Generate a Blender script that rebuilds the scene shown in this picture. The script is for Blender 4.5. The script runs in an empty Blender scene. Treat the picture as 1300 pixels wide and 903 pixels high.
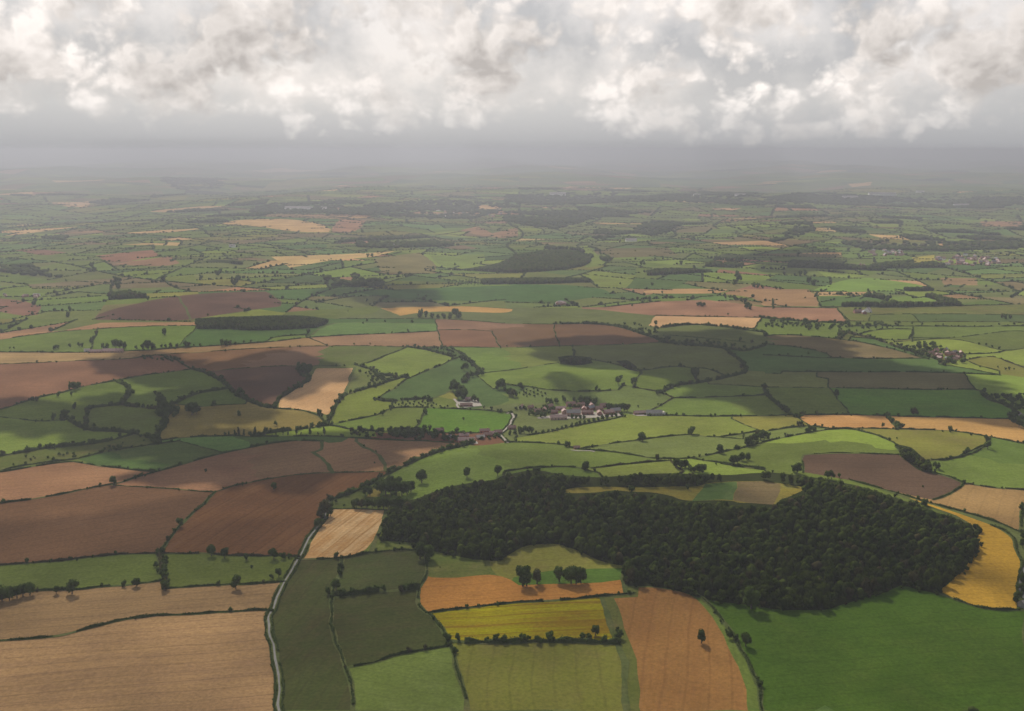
import bpy, math, random, colorsys
import numpy as np
from mathutils import Vector, Euler
from mathutils.geometry import delaunay_2d_cdt
random.seed(11); rng = np.random.default_rng(11)
C = bpy.context.scene.collection
R = math.radians
CAMH, F, PITCH = 500.0, 1394.0, R(10.62)
SUN_EL, SUN_AZ = R(41), R(-19)          # azimuth from the view axis (+Y), negative = to the left
SUND = np.array([math.sin(SUN_AZ)*math.cos(SUN_EL), math.cos(SUN_AZ)*math.cos(SUN_EL), math.sin(SUN_EL)])

# ------------------------------------------------------------------ terrain
_w = []
_r = random.Random(5)
for k in range(10):
    L = [1500, 2100, 2900, 3900, 5200, 1800, 2500, 7000, 9000, 1200][k]
    a = _r.uniform(0, math.pi)
    _w.append((math.cos(a)*2*math.pi/L, math.sin(a)*2*math.pi/L, _r.uniform(0, 6.28), (L/3000.0)**0.8))
_hills = []   # (x, y, sx, sy, height)
def hfun(x, y):
    x = np.asarray(x, float); y = np.asarray(y, float)
    r = np.sqrt(x*x+y*y)
    s = np.zeros_like(x)
    for kx, ky, p, a in _w: s += a*np.sin(kx*x+ky*y+p)
    amp = 2.2 + 9.0*np.clip((r-3200)/9000, 0, 1) + 12*np.clip((r-12000)/20000, 0, 1)
    z = s*amp
    for hx, hy, sx, sy, hh in _hills:
        z = z + hh*np.exp(-((x-hx)/sx)**2-((y-hy)/sy)**2)
    return z
def pxdir(px, py):
    u = (np.asarray(px, float)-650)/F; v = (451.5-np.asarray(py, float))/F
    cp, sp = math.cos(PITCH), math.sin(PITCH)
    return u, cp+v*sp, -sp+v*cp
def at(px, py):
    dx, dy, dz = pxdir(px, py)
    dz = np.minimum(dz, -0.004)
    t = (0-CAMH)/dz
    for i in range(40):
        z = hfun(dx*t, dy*t)
        t = 0.6*t+0.4*(z-CAMH)/dz
    return dx*t, dy*t
def topx(x, y, z):
    cp, sp = math.cos(PITCH), math.sin(PITCH)
    zz = z-CAMH
    f = y*cp-zz*sp; u = x; v = y*sp+zz*cp
    return 650+F*u/f, 451.5-F*v/f
for (px, py, sx, sy, hh) in [(880, 640, 420, 300, 26), (745, 488, 150, 130, 20), (1100, 570, 220, 150, 12), (620, 580, 260, 160, 9),
                             (110, 640, 300, 230, 8), (215, 470, 200, 200, -10), (1230, 620, 200, 200, -6), (230, 388, 400, 300, 22), (1190, 395, 500, 400, 20)]:
    x, y = at(px, py); _hills.append((float(x), float(y), sx, sy, hh))

# ------------------------------------------------------------------ traced layout, in tile coordinates of the photograph
TILES = {}
for i, ox in enumerate((0, 320, 640, 970)):
    TILES['A%d' % (i+1)] = (ox, 560, 330/1146.0)
    TILES['B%d' % (i+1)] = (ox, 380, 330/1300.0)
    TILES['C%d' % (i+1)] = (ox, 200, 330/1300.0)
TILES['V'] = (640, 490, 220/1300.0)
TILES['W'] = (470, 480, 210/1300.0)
TILES['P'] = (0, 0, 1.0)
def pts(s):
    """'A1 0,10 20,30 | A2 5,5' -> list of photo pixels"""
    out = []; t = None
    for tok in s.replace('|', ' ').split():
        if tok in TILES: t = TILES[tok]
        else:
            a, b = tok.split(','); out.append((t[0]+t[2]*float(a), t[1]+t[2]*float(b)))
    return out
# kinds: h hedge, t tall bushy hedge, l low thin hedge, g grass baulk, n nothing, r road
LINES = [l.strip() for l in '''
h A1 0,140 200,105 320,88 345,95 500,120 680,137
h A1 0,275 80,268 250,240 380,208 480,193 560,178 620,155 680,137
l A1 480,193 650,205 790,215 950,225
l A1 950,225 1020,200 1146,172 | A2 200,148 360,140 590,134 645,118
h A1 680,137 800,105 970,55 1146,20 | B2 0,735 200,708 350,710
h A1 950,225 860,310 790,380 735,440 700,495
h A1 0,548 150,535 300,525 420,510 560,500 700,497 920,493 1000,505 1146,510 | A2 90,507 200,507
t A1 700,495 722,540 724,600 725,650
h A1 0,700 60,685 150,660 250,660 350,655 450,640 600,630 724,612
h A1 725,650 850,645 1010,635 1146,628 | A2 130,620 152,618
h A1 0,878 200,868 330,845 450,810 590,782 700,772 850,762 1000,750 1146,745 | A2 75,747
r A2 130,1230 118,1100 104,960 92,880 78,840 70,800 78,755 110,690 150,620 185,545 210,505 255,430 310,350 335,290 350,262
t A2 350,262 450,222 520,190 600,148 660,115 740,75 850,38 975,15
g A2 265,50 310,80 345,115 358,140
g B2 350,712 362,745 312,766 | A2 265,50
g B2 520,710 560,740 620,765 655,815 675,858 | A2 595,134
l A2 350,298 470,300 595,305
g A2 595,305 565,390 530,480
h A2 205,525 300,520 400,515 530,490 700,482 780,490
h A2 395,518 385,580 370,640 350,700 340,780 360,850 385,903 420,1010 450,1230
t A2 385,688 500,672 620,660 740,648
h A2 775,490 770,560 750,620 735,650 735,700 760,755 800,775 830,830 860,880 900,960 935,1100 950,1230
h A2 420,1000 520,985 600,960 700,935 870,905
n A2 785,600 850,603 1000,592 1070,590 1146,615 | A3 60,637 200,630 360,626 525,612
n A2 1050,520 1060,560 1075,592
h A2 770,755 900,742 1146,715 | A3 200,703 400,685 575,672
n A3 480,695 590,690 595,648 690,646 850,685 905,770 985,885 1020,960 1060,1100 1090,1230
n A3 480,695 520,780 555,880 575,960 600,1100 610,1230
g A3 420,690 450,760 485,850 505,900 530,1000 545,1230
t A2 860,883 1000,892 1146,885 | A3 210,880 350,892 500,895
n A3 40,603 180,575 360,562 534,558
g A3 533,545 535,612 530,665 575,675
h A3 850,683 885,692 960,790 1020,870 1060,930 1110,1050 1150,1230
h A4 755,662 850,710 980,748 1120,745
g A4 1120,745 1130,680 1146,630
h A4 1000,368 1100,415 1135,520 1140,640
g A4 480,200 600,240 720,285 800,312 880,352 940,395
h A4 380,170 400,180 520,212 700,262 900,318 1000,348 1146,412
l A4 165,140 175,62 250,55 380,50 600,62
h A4 590,30 650,100 740,140 820,155 880,185
h A4 880,185 860,210 750,262
h A4 885,186 1000,205 1146,218
h A4 1146,300 1138,330 1135,395
h A4 740,90 830,80 900,45 985,15
h B1 0,555 100,520 180,495 300,470 400,440 560,410 750,375 960,350
h B1 690,295 780,275 880,300 960,350
h B1 0,265 330,268 600,262 760,255 880,245 1100,232 1300,220 | B2 280,190 600,175 925,162
l B1 0,325 190,318 480,305 670,298 800,275 1000,268 1130,255 1300,245 | B2 240,237 500,232 740,238 950,240 1100,240 1300,243 | B3 250,235 600,228 800,215
h B1 490,155 470,200 450,260
l B1 980,150 930,190 885,245
l B1 0,203 150,180 310,160 480,150 700,135 980,133
h B1 780,248 900,240 1080,235 1300,215
t B1 575,412 650,440 650,470 610,528 540,535 440,545 430,590 435,640
t B1 610,528 710,545 800,550
t B1 320,565 350,610 400,640 440,655 540,660 660,670 740,690 790,715
t B1 790,480 800,550 830,580 820,640 780,700
t B1 820,560 870,520 980,475 1050,460 1140,452
l B1 870,525 920,530 1000,540 1100,530 1225,525
t B1 960,348 1050,380 1110,410 1150,450 1200,490 1300,535 | B2 100,545
l B1 1050,362 1300,335 | B2 290,335 420,335 510,330 590,318
l B1 0,590 150,605 230,612 330,605
t B1 0,783 60,775 250,740 400,735 520,715 640,685 670,672
h B1 0,860 60,845 200,820 380,800 470,775 700,735 890,710
l B1 890,710 1000,740 1120,768
h B1 780,705 890,695 950,690 1120,685 1300,686
n B1 380,805 500,835 740,862
t B2 0,685 100,665 250,650 385,628
h B2 0,525 100,545 240,555 330,580 380,625
t B2 230,338 250,380 290,400 230,440 140,490 110,545
g B2 510,345 490,400 465,480
t B2 520,335 600,350 620,380 720,385 785,390
t B2 760,393 690,410 600,440 500,468 440,490 420,540 385,595 378,630
h B2 780,238 580,318
t B2 780,238 900,260 1010,290
h B2 1035,290 900,350 780,395 700,455 615,500
t B2 615,503 690,512 760,505 880,500 905,500
g B2 905,498 990,460
h B2 700,515 695,545
h B2 390,625 500,605 650,575 700,542 870,542 1020,548 1200,560 1290,572
h B2 870,542 850,600 800,658
r W 1062,508 1040,460 1020,432 1080,390 1132,322 1112,275 1080,262
g C1 885,692 915,730 948,792
h B2 375,628 450,640 500,655 700,662 860,668 1080,672 1240,662
h B2 0,690 250,684 500,692 700,708 900,712 1100,722
g B2 0,745 100,720 200,706
g B2 280,190 380,118 560,115 920,122
h B2 60,207 120,187 270,178
l B2 280,190 380,235
l B2 915,95 930,165 952,240
l B2 930,155 1100,152 1200,162 1240,238
l B3 250,125 250,160 280,235
t B3 250,125 400,122 540,130 650,160 720,185 800,212
l B2 420,95 600,98 915,98 1100,108 1300,125 | B3 250,125
n B2 150,70 300,55 620,35 640,50 600,75 400,92
n B2 200,82 390,95 430,100
h B2 1000,245 1100,310 1150,370
t B2 1040,280 1150,370 1060,390 1060,420
l B2 1150,380 1300,355 | B3 100,345 270,318
l B2 1130,392 1210,450 1260,420
n B2 990,460 1040,500 1030,550
h B3 0,430 100,435 220,455 440,463 575,455 590,430
h B3 440,300 540,325 650,345 690,365 650,430
h B3 345,245 350,285
h B3 680,352 880,335 955,350 960,410
h B3 945,347 1010,345 1110,385 1200,372
h B3 590,432 700,450 780,465 850,495 740,552
t B3 780,465 850,433 960,420 1080,402 1200,370
t B3 1100,250 1160,290 1215,345 1200,370
h B3 850,495 1000,492 1300,480 | B4 0,480
l B3 1020,425 1180,432 1300,441 | B4 320,443
h B3 650,578 800,582 1050,586 1300,585 | B4 130,578 430,578 900,592 1220,598
h B3 60,692 200,670 350,635 560,595 600,580
h B3 10,716 60,716 200,718 300,730
h B3 370,747 560,720 740,695 920,675 960,680 1060,695 1280,662
l B3 1140,598 1280,658
l B3 1060,695 1200,700
h B3 300,730 350,752 500,760 620,775 760,800 920,800 1080,768 1200,742 1300,712 | B4 150,680 300,655 430,648 530,670 600,695 670,730
h B3 1280,660 1300,662 | B4 100,645 230,632 330,648
h B3 440,845 600,825 830,808 900,862 | A3 780,140
h B3 920,800 1100,820 1300,850 | A3 950,100 1146,130
h B3 0,862 110,845 350,838 400,850 450,862 | A3 430,150
l A3 390,120 560,100 720,90
n B3 280,45 500,52 620,70 760,80
h B3 500,40 640,25 780,12
h B3 280,125 500,122 600,135
h B3 755,82 1290,92 1250,150 1090,132
n B3 755,82 725,132 800,142
t B3 790,145 900,125 1090,135 1240,160 1300,165
l B3 800,180 950,190 1100,205 1200,215
t B3 780,215 1000,235 1160,255 1200,262 1300,235
h B4 0,42 365,45 375,60 425,118
t B4 0,95 150,108 300,118 430,118
h B4 270,0 285,38 640,42 860,38 1150,30 1300,25
h B4 45,0 45,38
l B4 380,50 430,110 780,115 1160,112 1300,118
l B4 740,80 780,112
l B4 530,78 1000,75 1300,80
h B4 430,135 740,135 1000,138 1300,135
h B4 430,190 560,150 745,150 725,200 630,207 430,190
h B4 740,205 750,155
l B4 750,195 860,195 940,193 1100,175 1230,158 1300,162
l B4 650,215 830,200 980,200 1100,235 1210,262 1300,245
h B4 1210,262 1150,272 1000,275
h B4 0,185 100,175 440,205 600,240 820,297
h B4 0,225 160,240 290,262 340,292
h B4 0,280 200,290 400,297 820,300
t B4 380,160 600,212 700,255 850,290 900,325
h B4 0,372 80,372 92,362 300,365 840,365 1000,372 1180,380
l B4 270,370 260,390 320,400 325,443
l B4 325,443 370,500 435,575
h B4 320,445 860,455 1060,450 1100,470
t B4 1090,465 1115,500 1180,520 1265,560 1250,590
l B4 870,325 1000,342 1180,380
l B4 1000,372 1060,448
h B4 1010,300 1130,285 1190,300 1300,345
l B4 1010,305 1060,332 1180,360
t B4 0,450 30,500 110,560 165,592
l B4 165,590 230,632
h B4 230,632 320,650 530,645 850,655 950,660 1140,690 1310,726
l B4 1220,598 1310,645
t B4 625,585 665,640
h B4 820,805 950,800 1050,765 1110,735 1130,690
t B4 1270,600 1300,640
r A4 1160,700 1125,640 1146,560 1180,500
n A4 1010,372 1146,430
'''.strip().split('\n')]
# closed patches: style, name, points   (also outline of a field inside the traced part)
PATCHES = [l.strip() for l in '''
tanL;ripe cream wheat field on the road with dark combine tracks;A2 225,520 350,300 590,305 530,478 400,512
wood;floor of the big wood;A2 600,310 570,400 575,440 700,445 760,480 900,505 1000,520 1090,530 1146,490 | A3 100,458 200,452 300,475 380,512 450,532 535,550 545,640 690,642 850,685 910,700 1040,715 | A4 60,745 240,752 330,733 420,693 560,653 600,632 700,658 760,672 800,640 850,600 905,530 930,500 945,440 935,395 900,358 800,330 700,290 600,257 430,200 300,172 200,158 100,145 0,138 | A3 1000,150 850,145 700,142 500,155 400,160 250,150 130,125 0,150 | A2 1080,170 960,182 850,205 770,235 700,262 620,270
golden;rough golden strip of the clearing in the wood;A3 245,220 330,200 480,203 600,208 740,200 850,200 900,182 1015,178 1146,178 | A4 75,188 170,202 165,220 90,250 55,278 | A3 1040,275 1010,264 960,262 840,262 770,255 740,240 650,225 560,225 480,218 400,228 300,230
crop;green crop strip in the clearing;A3 835,262 885,188 1010,180 965,258
crop2;pale green crop strip in the clearing;A3 965,258 1010,180 1026,180 1010,262
stubB;brown ploughed patch in the clearing;A3 1012,262 1028,180 1146,178 | A4 78,190 45,280 | A3 1100,278
pasL;bright grass nook behind the copse;A2 650,240 720,215 770,225 700,255 660,262
golden;rough yellow nook among the scrub by the road;A2 500,250 540,205 565,200 560,245
wheat;golden wheat field wrapping round the east end of the wood;A4 480,203 600,240 720,285 880,352 940,395 950,440 932,500 905,530 850,600 800,645 755,662 850,708 980,745 1118,742 1127,680 1140,620 1130,520 1095,425 1000,372 900,332 700,266 560,228
ploD;dark brown ploughed field above the wood;A4 175,65 250,58 380,53 595,62 640,105 735,142 815,158 876,186 855,208 748,258 700,252 520,208 400,176 300,158 170,138
wood;;A4 590,15 650,25 700,70 745,110 740,140 690,135 620,90 590,40
tanW;cream stubble field beside the round clump;B2 320,345 510,345 490,400 462,480 430,530 385,580 240,550 130,540 145,492 235,440 295,405
wood;;B2 225,330 290,325 300,350 280,372 240,370
pasR;orchard pasture;B2 700,518 880,508 1015,545 870,540 700,542
wood;;B1 980,95 1300,82 | B2 200,80 300,85 390,100 370,128 300,148 20,158 | B1 1100,150 980,148
wood;;B3 270,290 330,280 430,290 440,318 380,333 280,325
wood;;B3 560,310 620,305 665,340 670,362 600,345
oran;orange stubble field beyond the pink ploughland;B2 645,45 860,37 1090,35 1300,50 | B3 40,60 0,70 | B2 1060,62 860,62 740,82
ploD;;C1 485,782 640,740 880,690 1170,672 1300,672 | C2 70,670 150,720 145,745 0,762 | B1 980,98 860,107 480,103
ploP;;C1 -20,705 100,712 205,745 190,788 | B1 120,85 0,62 -20,60
ploR;;C1 70,462 200,458 330,475 220,495
ploR;;C1 480,492 760,463 800,490 620,525 530,520
stubP;;C1 560,533 850,495 900,530 800,548
tanW;;C1 1090,335 1180,312 1300,310 | C2 150,305 330,325 395,360 380,375 200,372 0,340
stubP;;C2 400,345 440,310 570,315 540,360 480,378 400,375
tanW;;C1 260,225 450,220 440,250 330,248
tanW;;C2 95,497 600,478 720,468 600,500 400,512 190,552
stubO;;C2 605,505 840,475 935,545 900,580 650,575
stubP;;C2 1040,365 1130,345 1200,380 1330,350 1330,395 1250,405 1140,392
tanW;;C2 1110,250 1160,235 1250,250 1230,270
pasB;;C2 890,490 1160,485 1170,520 1040,555 930,540
crop;;C2 500,668 1300,640 | C3 0,632 450,640 560,690 440,700 300,720 | C2 800,715 600,690
wood;;C2 1300,500 | C3 60,480 250,460 350,460 430,490 435,520 390,550 200,572 0,577 | C2 1180,572 1000,562 1200,540
wood;;C2 1150,605 1300,600 | C3 420,600 455,625 0,636 | C2 1150,634
wood;;C3 710,562 850,548 1040,560 1030,575 720,592
belt;;C2 370,600 500,590 640,600 640,650 520,650 370,640
pasL;;C3 350,450 420,440 510,540 400,552 440,500
stubO;;C3 490,455 820,450 870,490 540,502
tanW;;C3 700,668 850,655 1120,660 1090,680 850,682 700,678
stubP;;C3 1090,682 1150,660 1300,658 | C4 220,660 270,700 270,745 0,742 | C3 1250,700
tanW;;C3 1040,255 1190,253 1150,265 1060,263
pasB;;C4 230,668 350,625 480,598 600,610 800,640 860,662 500,672
tanW;;C4 250,674 560,672 480,690 270,692
crop;;C4 280,697 570,697 640,742 285,742
pasB;;C4 580,697 820,692 900,740 650,743
wheat2;;C4 740,500 850,488 855,530 745,540
stubP;;C4 880,602 1060,605 1070,640 900,637
tanW;;C4 420,132 540,122 530,140 440,150
stubP;;C4 1080,320 1290,320 1300,350 1100,345
belt;;C2 0,235 330,225 500,215 600,235 900,215 1290,225 1290,255 1100,310 800,300 600,290 350,290 0,280
belt;;C1 800,110 1000,100 1130,110 1100,150 900,165
belt;;C3 0,190 300,180 620,180 700,200 1200,180 1300,210 1300,240 1000,235 600,225 0,235
belt;;C3 0,275 400,262 780,262 800,285 500,290 380,330 260,360 100,340 0,320
belt;;C3 640,360 760,310 850,325 840,370 720,395
belt;;C3 450,370 520,360 550,400 480,420 440,400
belt;;C4 0,200 400,180 900,190 1300,200 1300,240 700,250 0,230
belt;;C4 380,430 600,420 900,430 1300,420 1300,455 900,470 500,460
belt;;C2 520,430 800,425 1000,430 1000,450 700,455 520,450
belt;;C1 0,540 150,545 300,600 220,600 0,575
wood;;C1 1010,520 1100,510 1220,520 1210,538 1100,525
belt;;C4 20,430 250,370 240,330 100,320 60,330 160,350
'''.strip().split('\n')]
# seeds: photo pixel, style, name, stripe bearing in degrees (from the view axis)
SEEDS = [l.strip() for l in '''
A1 150,180;stubP;pale pink stubble field on the left edge;80
A1 400,380;ploB;large brown ploughed field above the two green meadows;60
A1 900,120;stubP;pink brown stubble field under the cloud shadow;75
A1 1000,350;ploB2;large ridged brown field beside the lane;18
A1 550,110;crop;green crop field above the pink stubble;50
A1 300,600;pas;long green meadow with the lone hedge trees;80
A1 900,580;pas;green meadow by the lane bend;80
A1 400,740;stubT;tan stubble field with a green stain;78
A1 900,820;stubT2;pale tan stubble field in the near corner;80
A2 200,80;stubP;pink stubble field above the ridged field;60
A2 450,80;stubP;pink stubble field between two grass baulks;60
A2 700,30;stubP;pink stubble field below the roadside farm;60
A2 250,640;dark;dark green root crop field beside the lane;10
A2 550,590;dark;dark green field above the bushy cross hedge;80
A2 600,770;dark;dark green field with tractor lines below the bushy cross hedge;78
A2 900,560;rough;rough tussocky pasture under the wood;85
A2 600,440;pas;;80
A2 430,260;rough;rough scrub strip by the lane;70
A2 850,150;pas;green meadow behind the lone round tree;70
A2 950,670;oran2;bright orange stubble field below the wood;84
A3 250,520;olive;olive hillside pasture under the wood;80
A3 420,590;crop3;vivid green strip behind the tree group;84
A3 200,780;yell;yellow green ripening field with brown streaks;84
A3 620,780;oran3;orange brown stubble field below the wood;12
A3 470,720;rough;grassy baulk beside the orange brown stubble;10
A3 540,950;rough;;10
A3 900,740;pas;;10
A4 700,850;grasG;large green meadow in front of the wood;80
A4 1145,700;stubT;;30
A4 1000,270;stubS;tan field striped with brown bands;30
A4 980,130;pas;green meadow with brown marks by the right edge;70
A4 800,30;olive;olive pasture above the narrow wood strip;80
A4 300,20;pas;bright pasture above the dark ploughed field;70
B1 300,370;ploP;broad pink ploughed field under the farm;84
B1 300,290;stubT;thin tan stubble strip in front of the farm;84
B1 1000,250;stubT;;84
B1 300,200;pas;long green meadow behind the farm;84
B1 700,190;pas;green meadow with one tree behind the farm;84
B1 1100,200;crop;green field below the dark wood;84
B1 200,140;stubP;;84
B1 700,125;stubP;;84
B1 1150,80;pasL;;80
B1 1200,290;ploB;brown field under cloud shadow;70
B1 1250,430;ploD;dark brown field beside the round clump;60
B1 500,460;pas;green hillside above the stream trees;60
B1 850,430;pas;shaded green hillside beyond the stream trees;60
B1 550,600;pas;shaded green field in the stream bend;60
B1 1050,500;pas;small green field over the stream;60
B1 200,560;pas;sunlit green slope with two trees;60
B1 200,690;pasL;bright green field above the scrub bank;80
B1 150,810;rough;rough bank with scattered scrub;80
B1 800,790;crop2;ridged green field above the pink stubble;60
B1 1150,730;crop2;narrow ridged green field;60
B1 1150,620;gold;golden brown hay field with one bush;80
B2 150,300;ploP;pink field above the cream stubble;80
B2 600,210;stubP;long tan pink stubble strip;84
B2 620,150;crop2;green field above the tan pink strip;84
B2 1000,130;ploP;;80
B2 1080,200;ploB;;84
B3 60,200;ploB;;84
B3 450,180;ploB;brown ploughed field with a curved top hedge;84
B2 520,300;pasR;;60
B2 540,390;pasR;;10
B2 750,320;pasL;bright green field with the corner gate hedge;60
B2 850,430;crop;green field sloping to the orchard;60
B2 550,560;pasL;bright green field above the tree row;60
B2 550,630;pas;;60
B2 780,600;pas;green paddock below the orchard;60
B2 1050,610;crop3;smooth green field inside the lane bend;84
B2 950,480;olive;;60
B2 950,520;pas;;60
B2 450,665;pasL;narrow bright strip behind the tree row;84
B2 100,705;crop2;thin green strip below the tree row;84
B2 1150,300;pas;green field left of the knoll clump;84
B2 800,690;ploB;;84
B3 150,290;pas;;84
B3 500,400;pasL;sunlit knoll pasture under the round clump;70
B3 800,290;past;shaded green field beyond the knoll;84
B3 800,380;pas;;84
B3 600,490;past;green slope above the farm hamlet;80
B3 1000,540;pas;green field right of the farm hamlet;80
B3 1100,450;pas;;80
B3 700,630;pasL;long green field in front of the farm hamlet;60
B3 200,620;past;paddock beside the avenue of young trees;60
B3 800,730;past;green field below the long field;75
B3 300,780;pas;large smooth green slope behind the wood;84
B3 600,850;pasL;light green field right behind the wood;80
B3 1000,810;pasL;;80
B3 1000,170;past;;84
B3 1000,110;tanW;bright orange strip field beyond the dark hedge;86
B4 200,70;stubP;tan pink field beyond the tree belt;86
B4 100,15;stubT;;86
B4 400,250;stubB;brown green field under cloud shadow;86
B4 400,330;crop;long dark green field under cloud shadow;86
B4 300,410;past;;86
B4 700,410;stubO;brownish field crossed by the shadow edge;86
B4 200,500;pas;green field with the lone roadside tree;84
B4 800,520;crop3;broad green field above the orange stubble;86
B4 1150,420;pasL;;86
B4 50,530;pas;;80
B4 400,610;oran;orange stubble strip west part;86
B4 900,620;oran;orange stubble strip east part;86
B4 300,700;pasL;domed green pasture above the dark ploughed field;70
B4 780,700;olive;olive hill pasture with dark streaks;80
B4 1200,750;pas;green slope beyond the winding hedge;70
B4 600,175;pasL;;80
B4 1000,240;pasL;;80
B4 1000,170;pas;;80
B4 1150,310;olive;;80
'''.strip().split('\n')]
# ------------------------------------------------------------------ line work: snap, smooth, extend
lines = []
for l in LINES:
    k, rest = l.split(' ', 1); lines.append([k, pts(rest)])
def ext(p, q):   # extend q beyond the picture edge, away from p
    (x, y), (x0, y0) = q, p
    if x < 4 and x0 > x: return [(-14.0, y+(y-y0)*(x+14)/(x0-x)*0.6)]
    if x > 1296 and x0 < x: return [(1314.0, y+(y-y0)*(1314-x)/(x-x0)*0.6)]
    return []
for L in lines:
    p = L[1]
    a = ext(p[1], p[0]); b = ext(p[-2], p[-1]); L[1] = a+p+b
def smooth(p, closed=False, rounds=2):
    for _ in range(rounds):
        out = []; n = len(p)
        for i in range(n):
            if not closed and i in (0, n-1): out.append(p[i]); continue
            a, b, c = p[i-1], p[i], p[(i+1) % n]
            v1 = (b[0]-a[0], (b[1]-a[1])*2.2); v2 = (c[0]-b[0], (c[1]-b[1])*2.2)
            ang = abs(math.atan2(v1[0]*v2[1]-v1[1]*v2[0], v1[0]*v2[0]+v1[1]*v2[1]))
            if ang < 0.06 or ang > 1.0: out.append(b)
            else:
                out.append((b[0]*.75+a[0]*.25, b[1]*.75+a[1]*.25)); out.append((b[0]*.75+c[0]*.25, b[1]*.75+c[1]*.25))
        p = out
    return p
for L in lines: L[1] = smooth(L[1])
def near_seg(p, a, b):
    ax, ay = a; bx, by = b; dx, dy = bx-ax, by-ay
    t = max(0, min(1, ((p[0]-ax)*dx+(p[1]-ay)*dy)/(dx*dx+dy*dy+1e-9)))
    q = (ax+t*dx, ay+t*dy); return math.hypot(p[0]-q[0], p[1]-q[1]), q
poly_px = []; dark_bands_px = []
for l in PATCHES:
    st, nm, rest = l.split(';')
    if st == 'belt': dark_bands_px.append(pts(rest))  # dark far bands: woods and towns, some in place of cloud shadow
    else: poly_px.append((st, nm, smooth(pts(rest), True)))
# the traced region
BND = pts('B1 0,175 310,158 500,118 960,116 980,90 1150,75 1300,50 | B2 20,48 150,66 300,55 620,35 645,45 860,37 1090,35 1300,45 | B3 40,42 280,42 500,40 640,25 780,12 1000,2 1160,20 1230,30 1290,40 | B4 0,40 270,34 285,38 640,42 860,38 1150,30 1300,25')
BND = [(-12, BND[0][1]+1)]+BND+[(1312, BND[-1][1])]
dom_px = BND+[(1312, 906), (-12, 906)]
poly_all = poly_px+[('', '', dom_px)]
base = [list(L[1]) for L in lines]
for i, L in enumerate(lines):
    for e in (0, -1):
        p = base[i][e]
        if p[0] < -5 or p[0] > 1305 or p[1] > 905: continue
        best = (11.0, None)
        for j, M in enumerate(base):
            if j == i: continue
            for a, b in zip(M[:-1], M[1:]):
                d, q = near_seg(p, a, b)
                if d < best[0]: best = (d, q)
        for st, nm, pp in poly_all:
            for a, b in zip(pp, pp[1:]+pp[:1]):
                d, q = near_seg(p, a, b)
                if d < best[0]*0.6: best = (d, q)
        if best[1] is not None:
            q = best[1]; o = base[i][1] if e == 0 else base[i][-2]
            dx, dy = q[0]-o[0], q[1]-o[1]; n = math.hypot(dx, dy)+1e-6
            q = (q[0]+dx/n*1.3, q[1]+dy/n*1.3)
            if best[0] < 2.5: L[1][e] = q
            elif e == 0: L[1].insert(0, q)
            else: L[1].append(q)
V2 = []; E2 = []; EK = []; hedges = []     # cdt input; hedges: (kind, world polyline)
def add_chain(wp, tag, closed=False):
    i0 = len(V2); V2.extend(wp)
    n = len(wp)
    for i in range(n-1+(1 if closed else 0)):
        E2.append((i0+i, i0+(i+1) % n)); EK.append(tag)
def to_world(p, wob=True):
    p = np.array(p); x, y = at(p[:, 0], p[:, 1])
    return np.stack([x, y], 1)
def dens(w, step, closed=False):
    out = []; n = len(w)
    for i in range(n-1+(1 if closed else 0)):
        a, b = w[i], w[(i+1) % n]; d = np.hypot(*(b-a)); k = max(1, int(d/step))
        for j in range(k): out.append(a+(b-a)*j/k)
    if not closed: out.append(w[-1])
    return np.array(out)
def wobble(w, amp=1.6):
    x, y = w[:, 0], w[:, 1]
    return w+amp*np.stack([np.sin(y/23+x/61)+.6*np.sin(x/17-y/9), np.sin(x/29-y/51)+.6*np.sin(y/13+x/8)], 1)
roads = []
TR = []
for k, p in lines:
    w = wobble(dens(to_world(p), 25))
    add_chain([tuple(q) for q in w], 'T')
    if k == 'r': roads.append(w)
    hedges.append((k, w))
dom = [tuple(q) for q in wobble(dens(to_world(dom_px), 30, True))]
add_chain(dom, 'T', True)
polys = []
for st, nm, pp in poly_px:
    w = wobble(dens(to_world(pp), 25, True)); polys.append((st, nm, w)); add_chain([tuple(q) for q in w], 'T', True)
def inside(px, py, poly):
    px = np.asarray(px); py = np.asarray(py); c = np.zeros(px.shape, bool)
    x, y = poly[:, 0], poly[:, 1]; j = len(x)-1
    for i in range(len(x)):
        m = ((y[i] > py) != (y[j] > py)) & (px < (x[j]-x[i])*(py-y[i])/(y[j]-y[i]+1e-12)+x[i])
        c ^= m; j = i
    return c
domA = np.array(dom)
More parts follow.
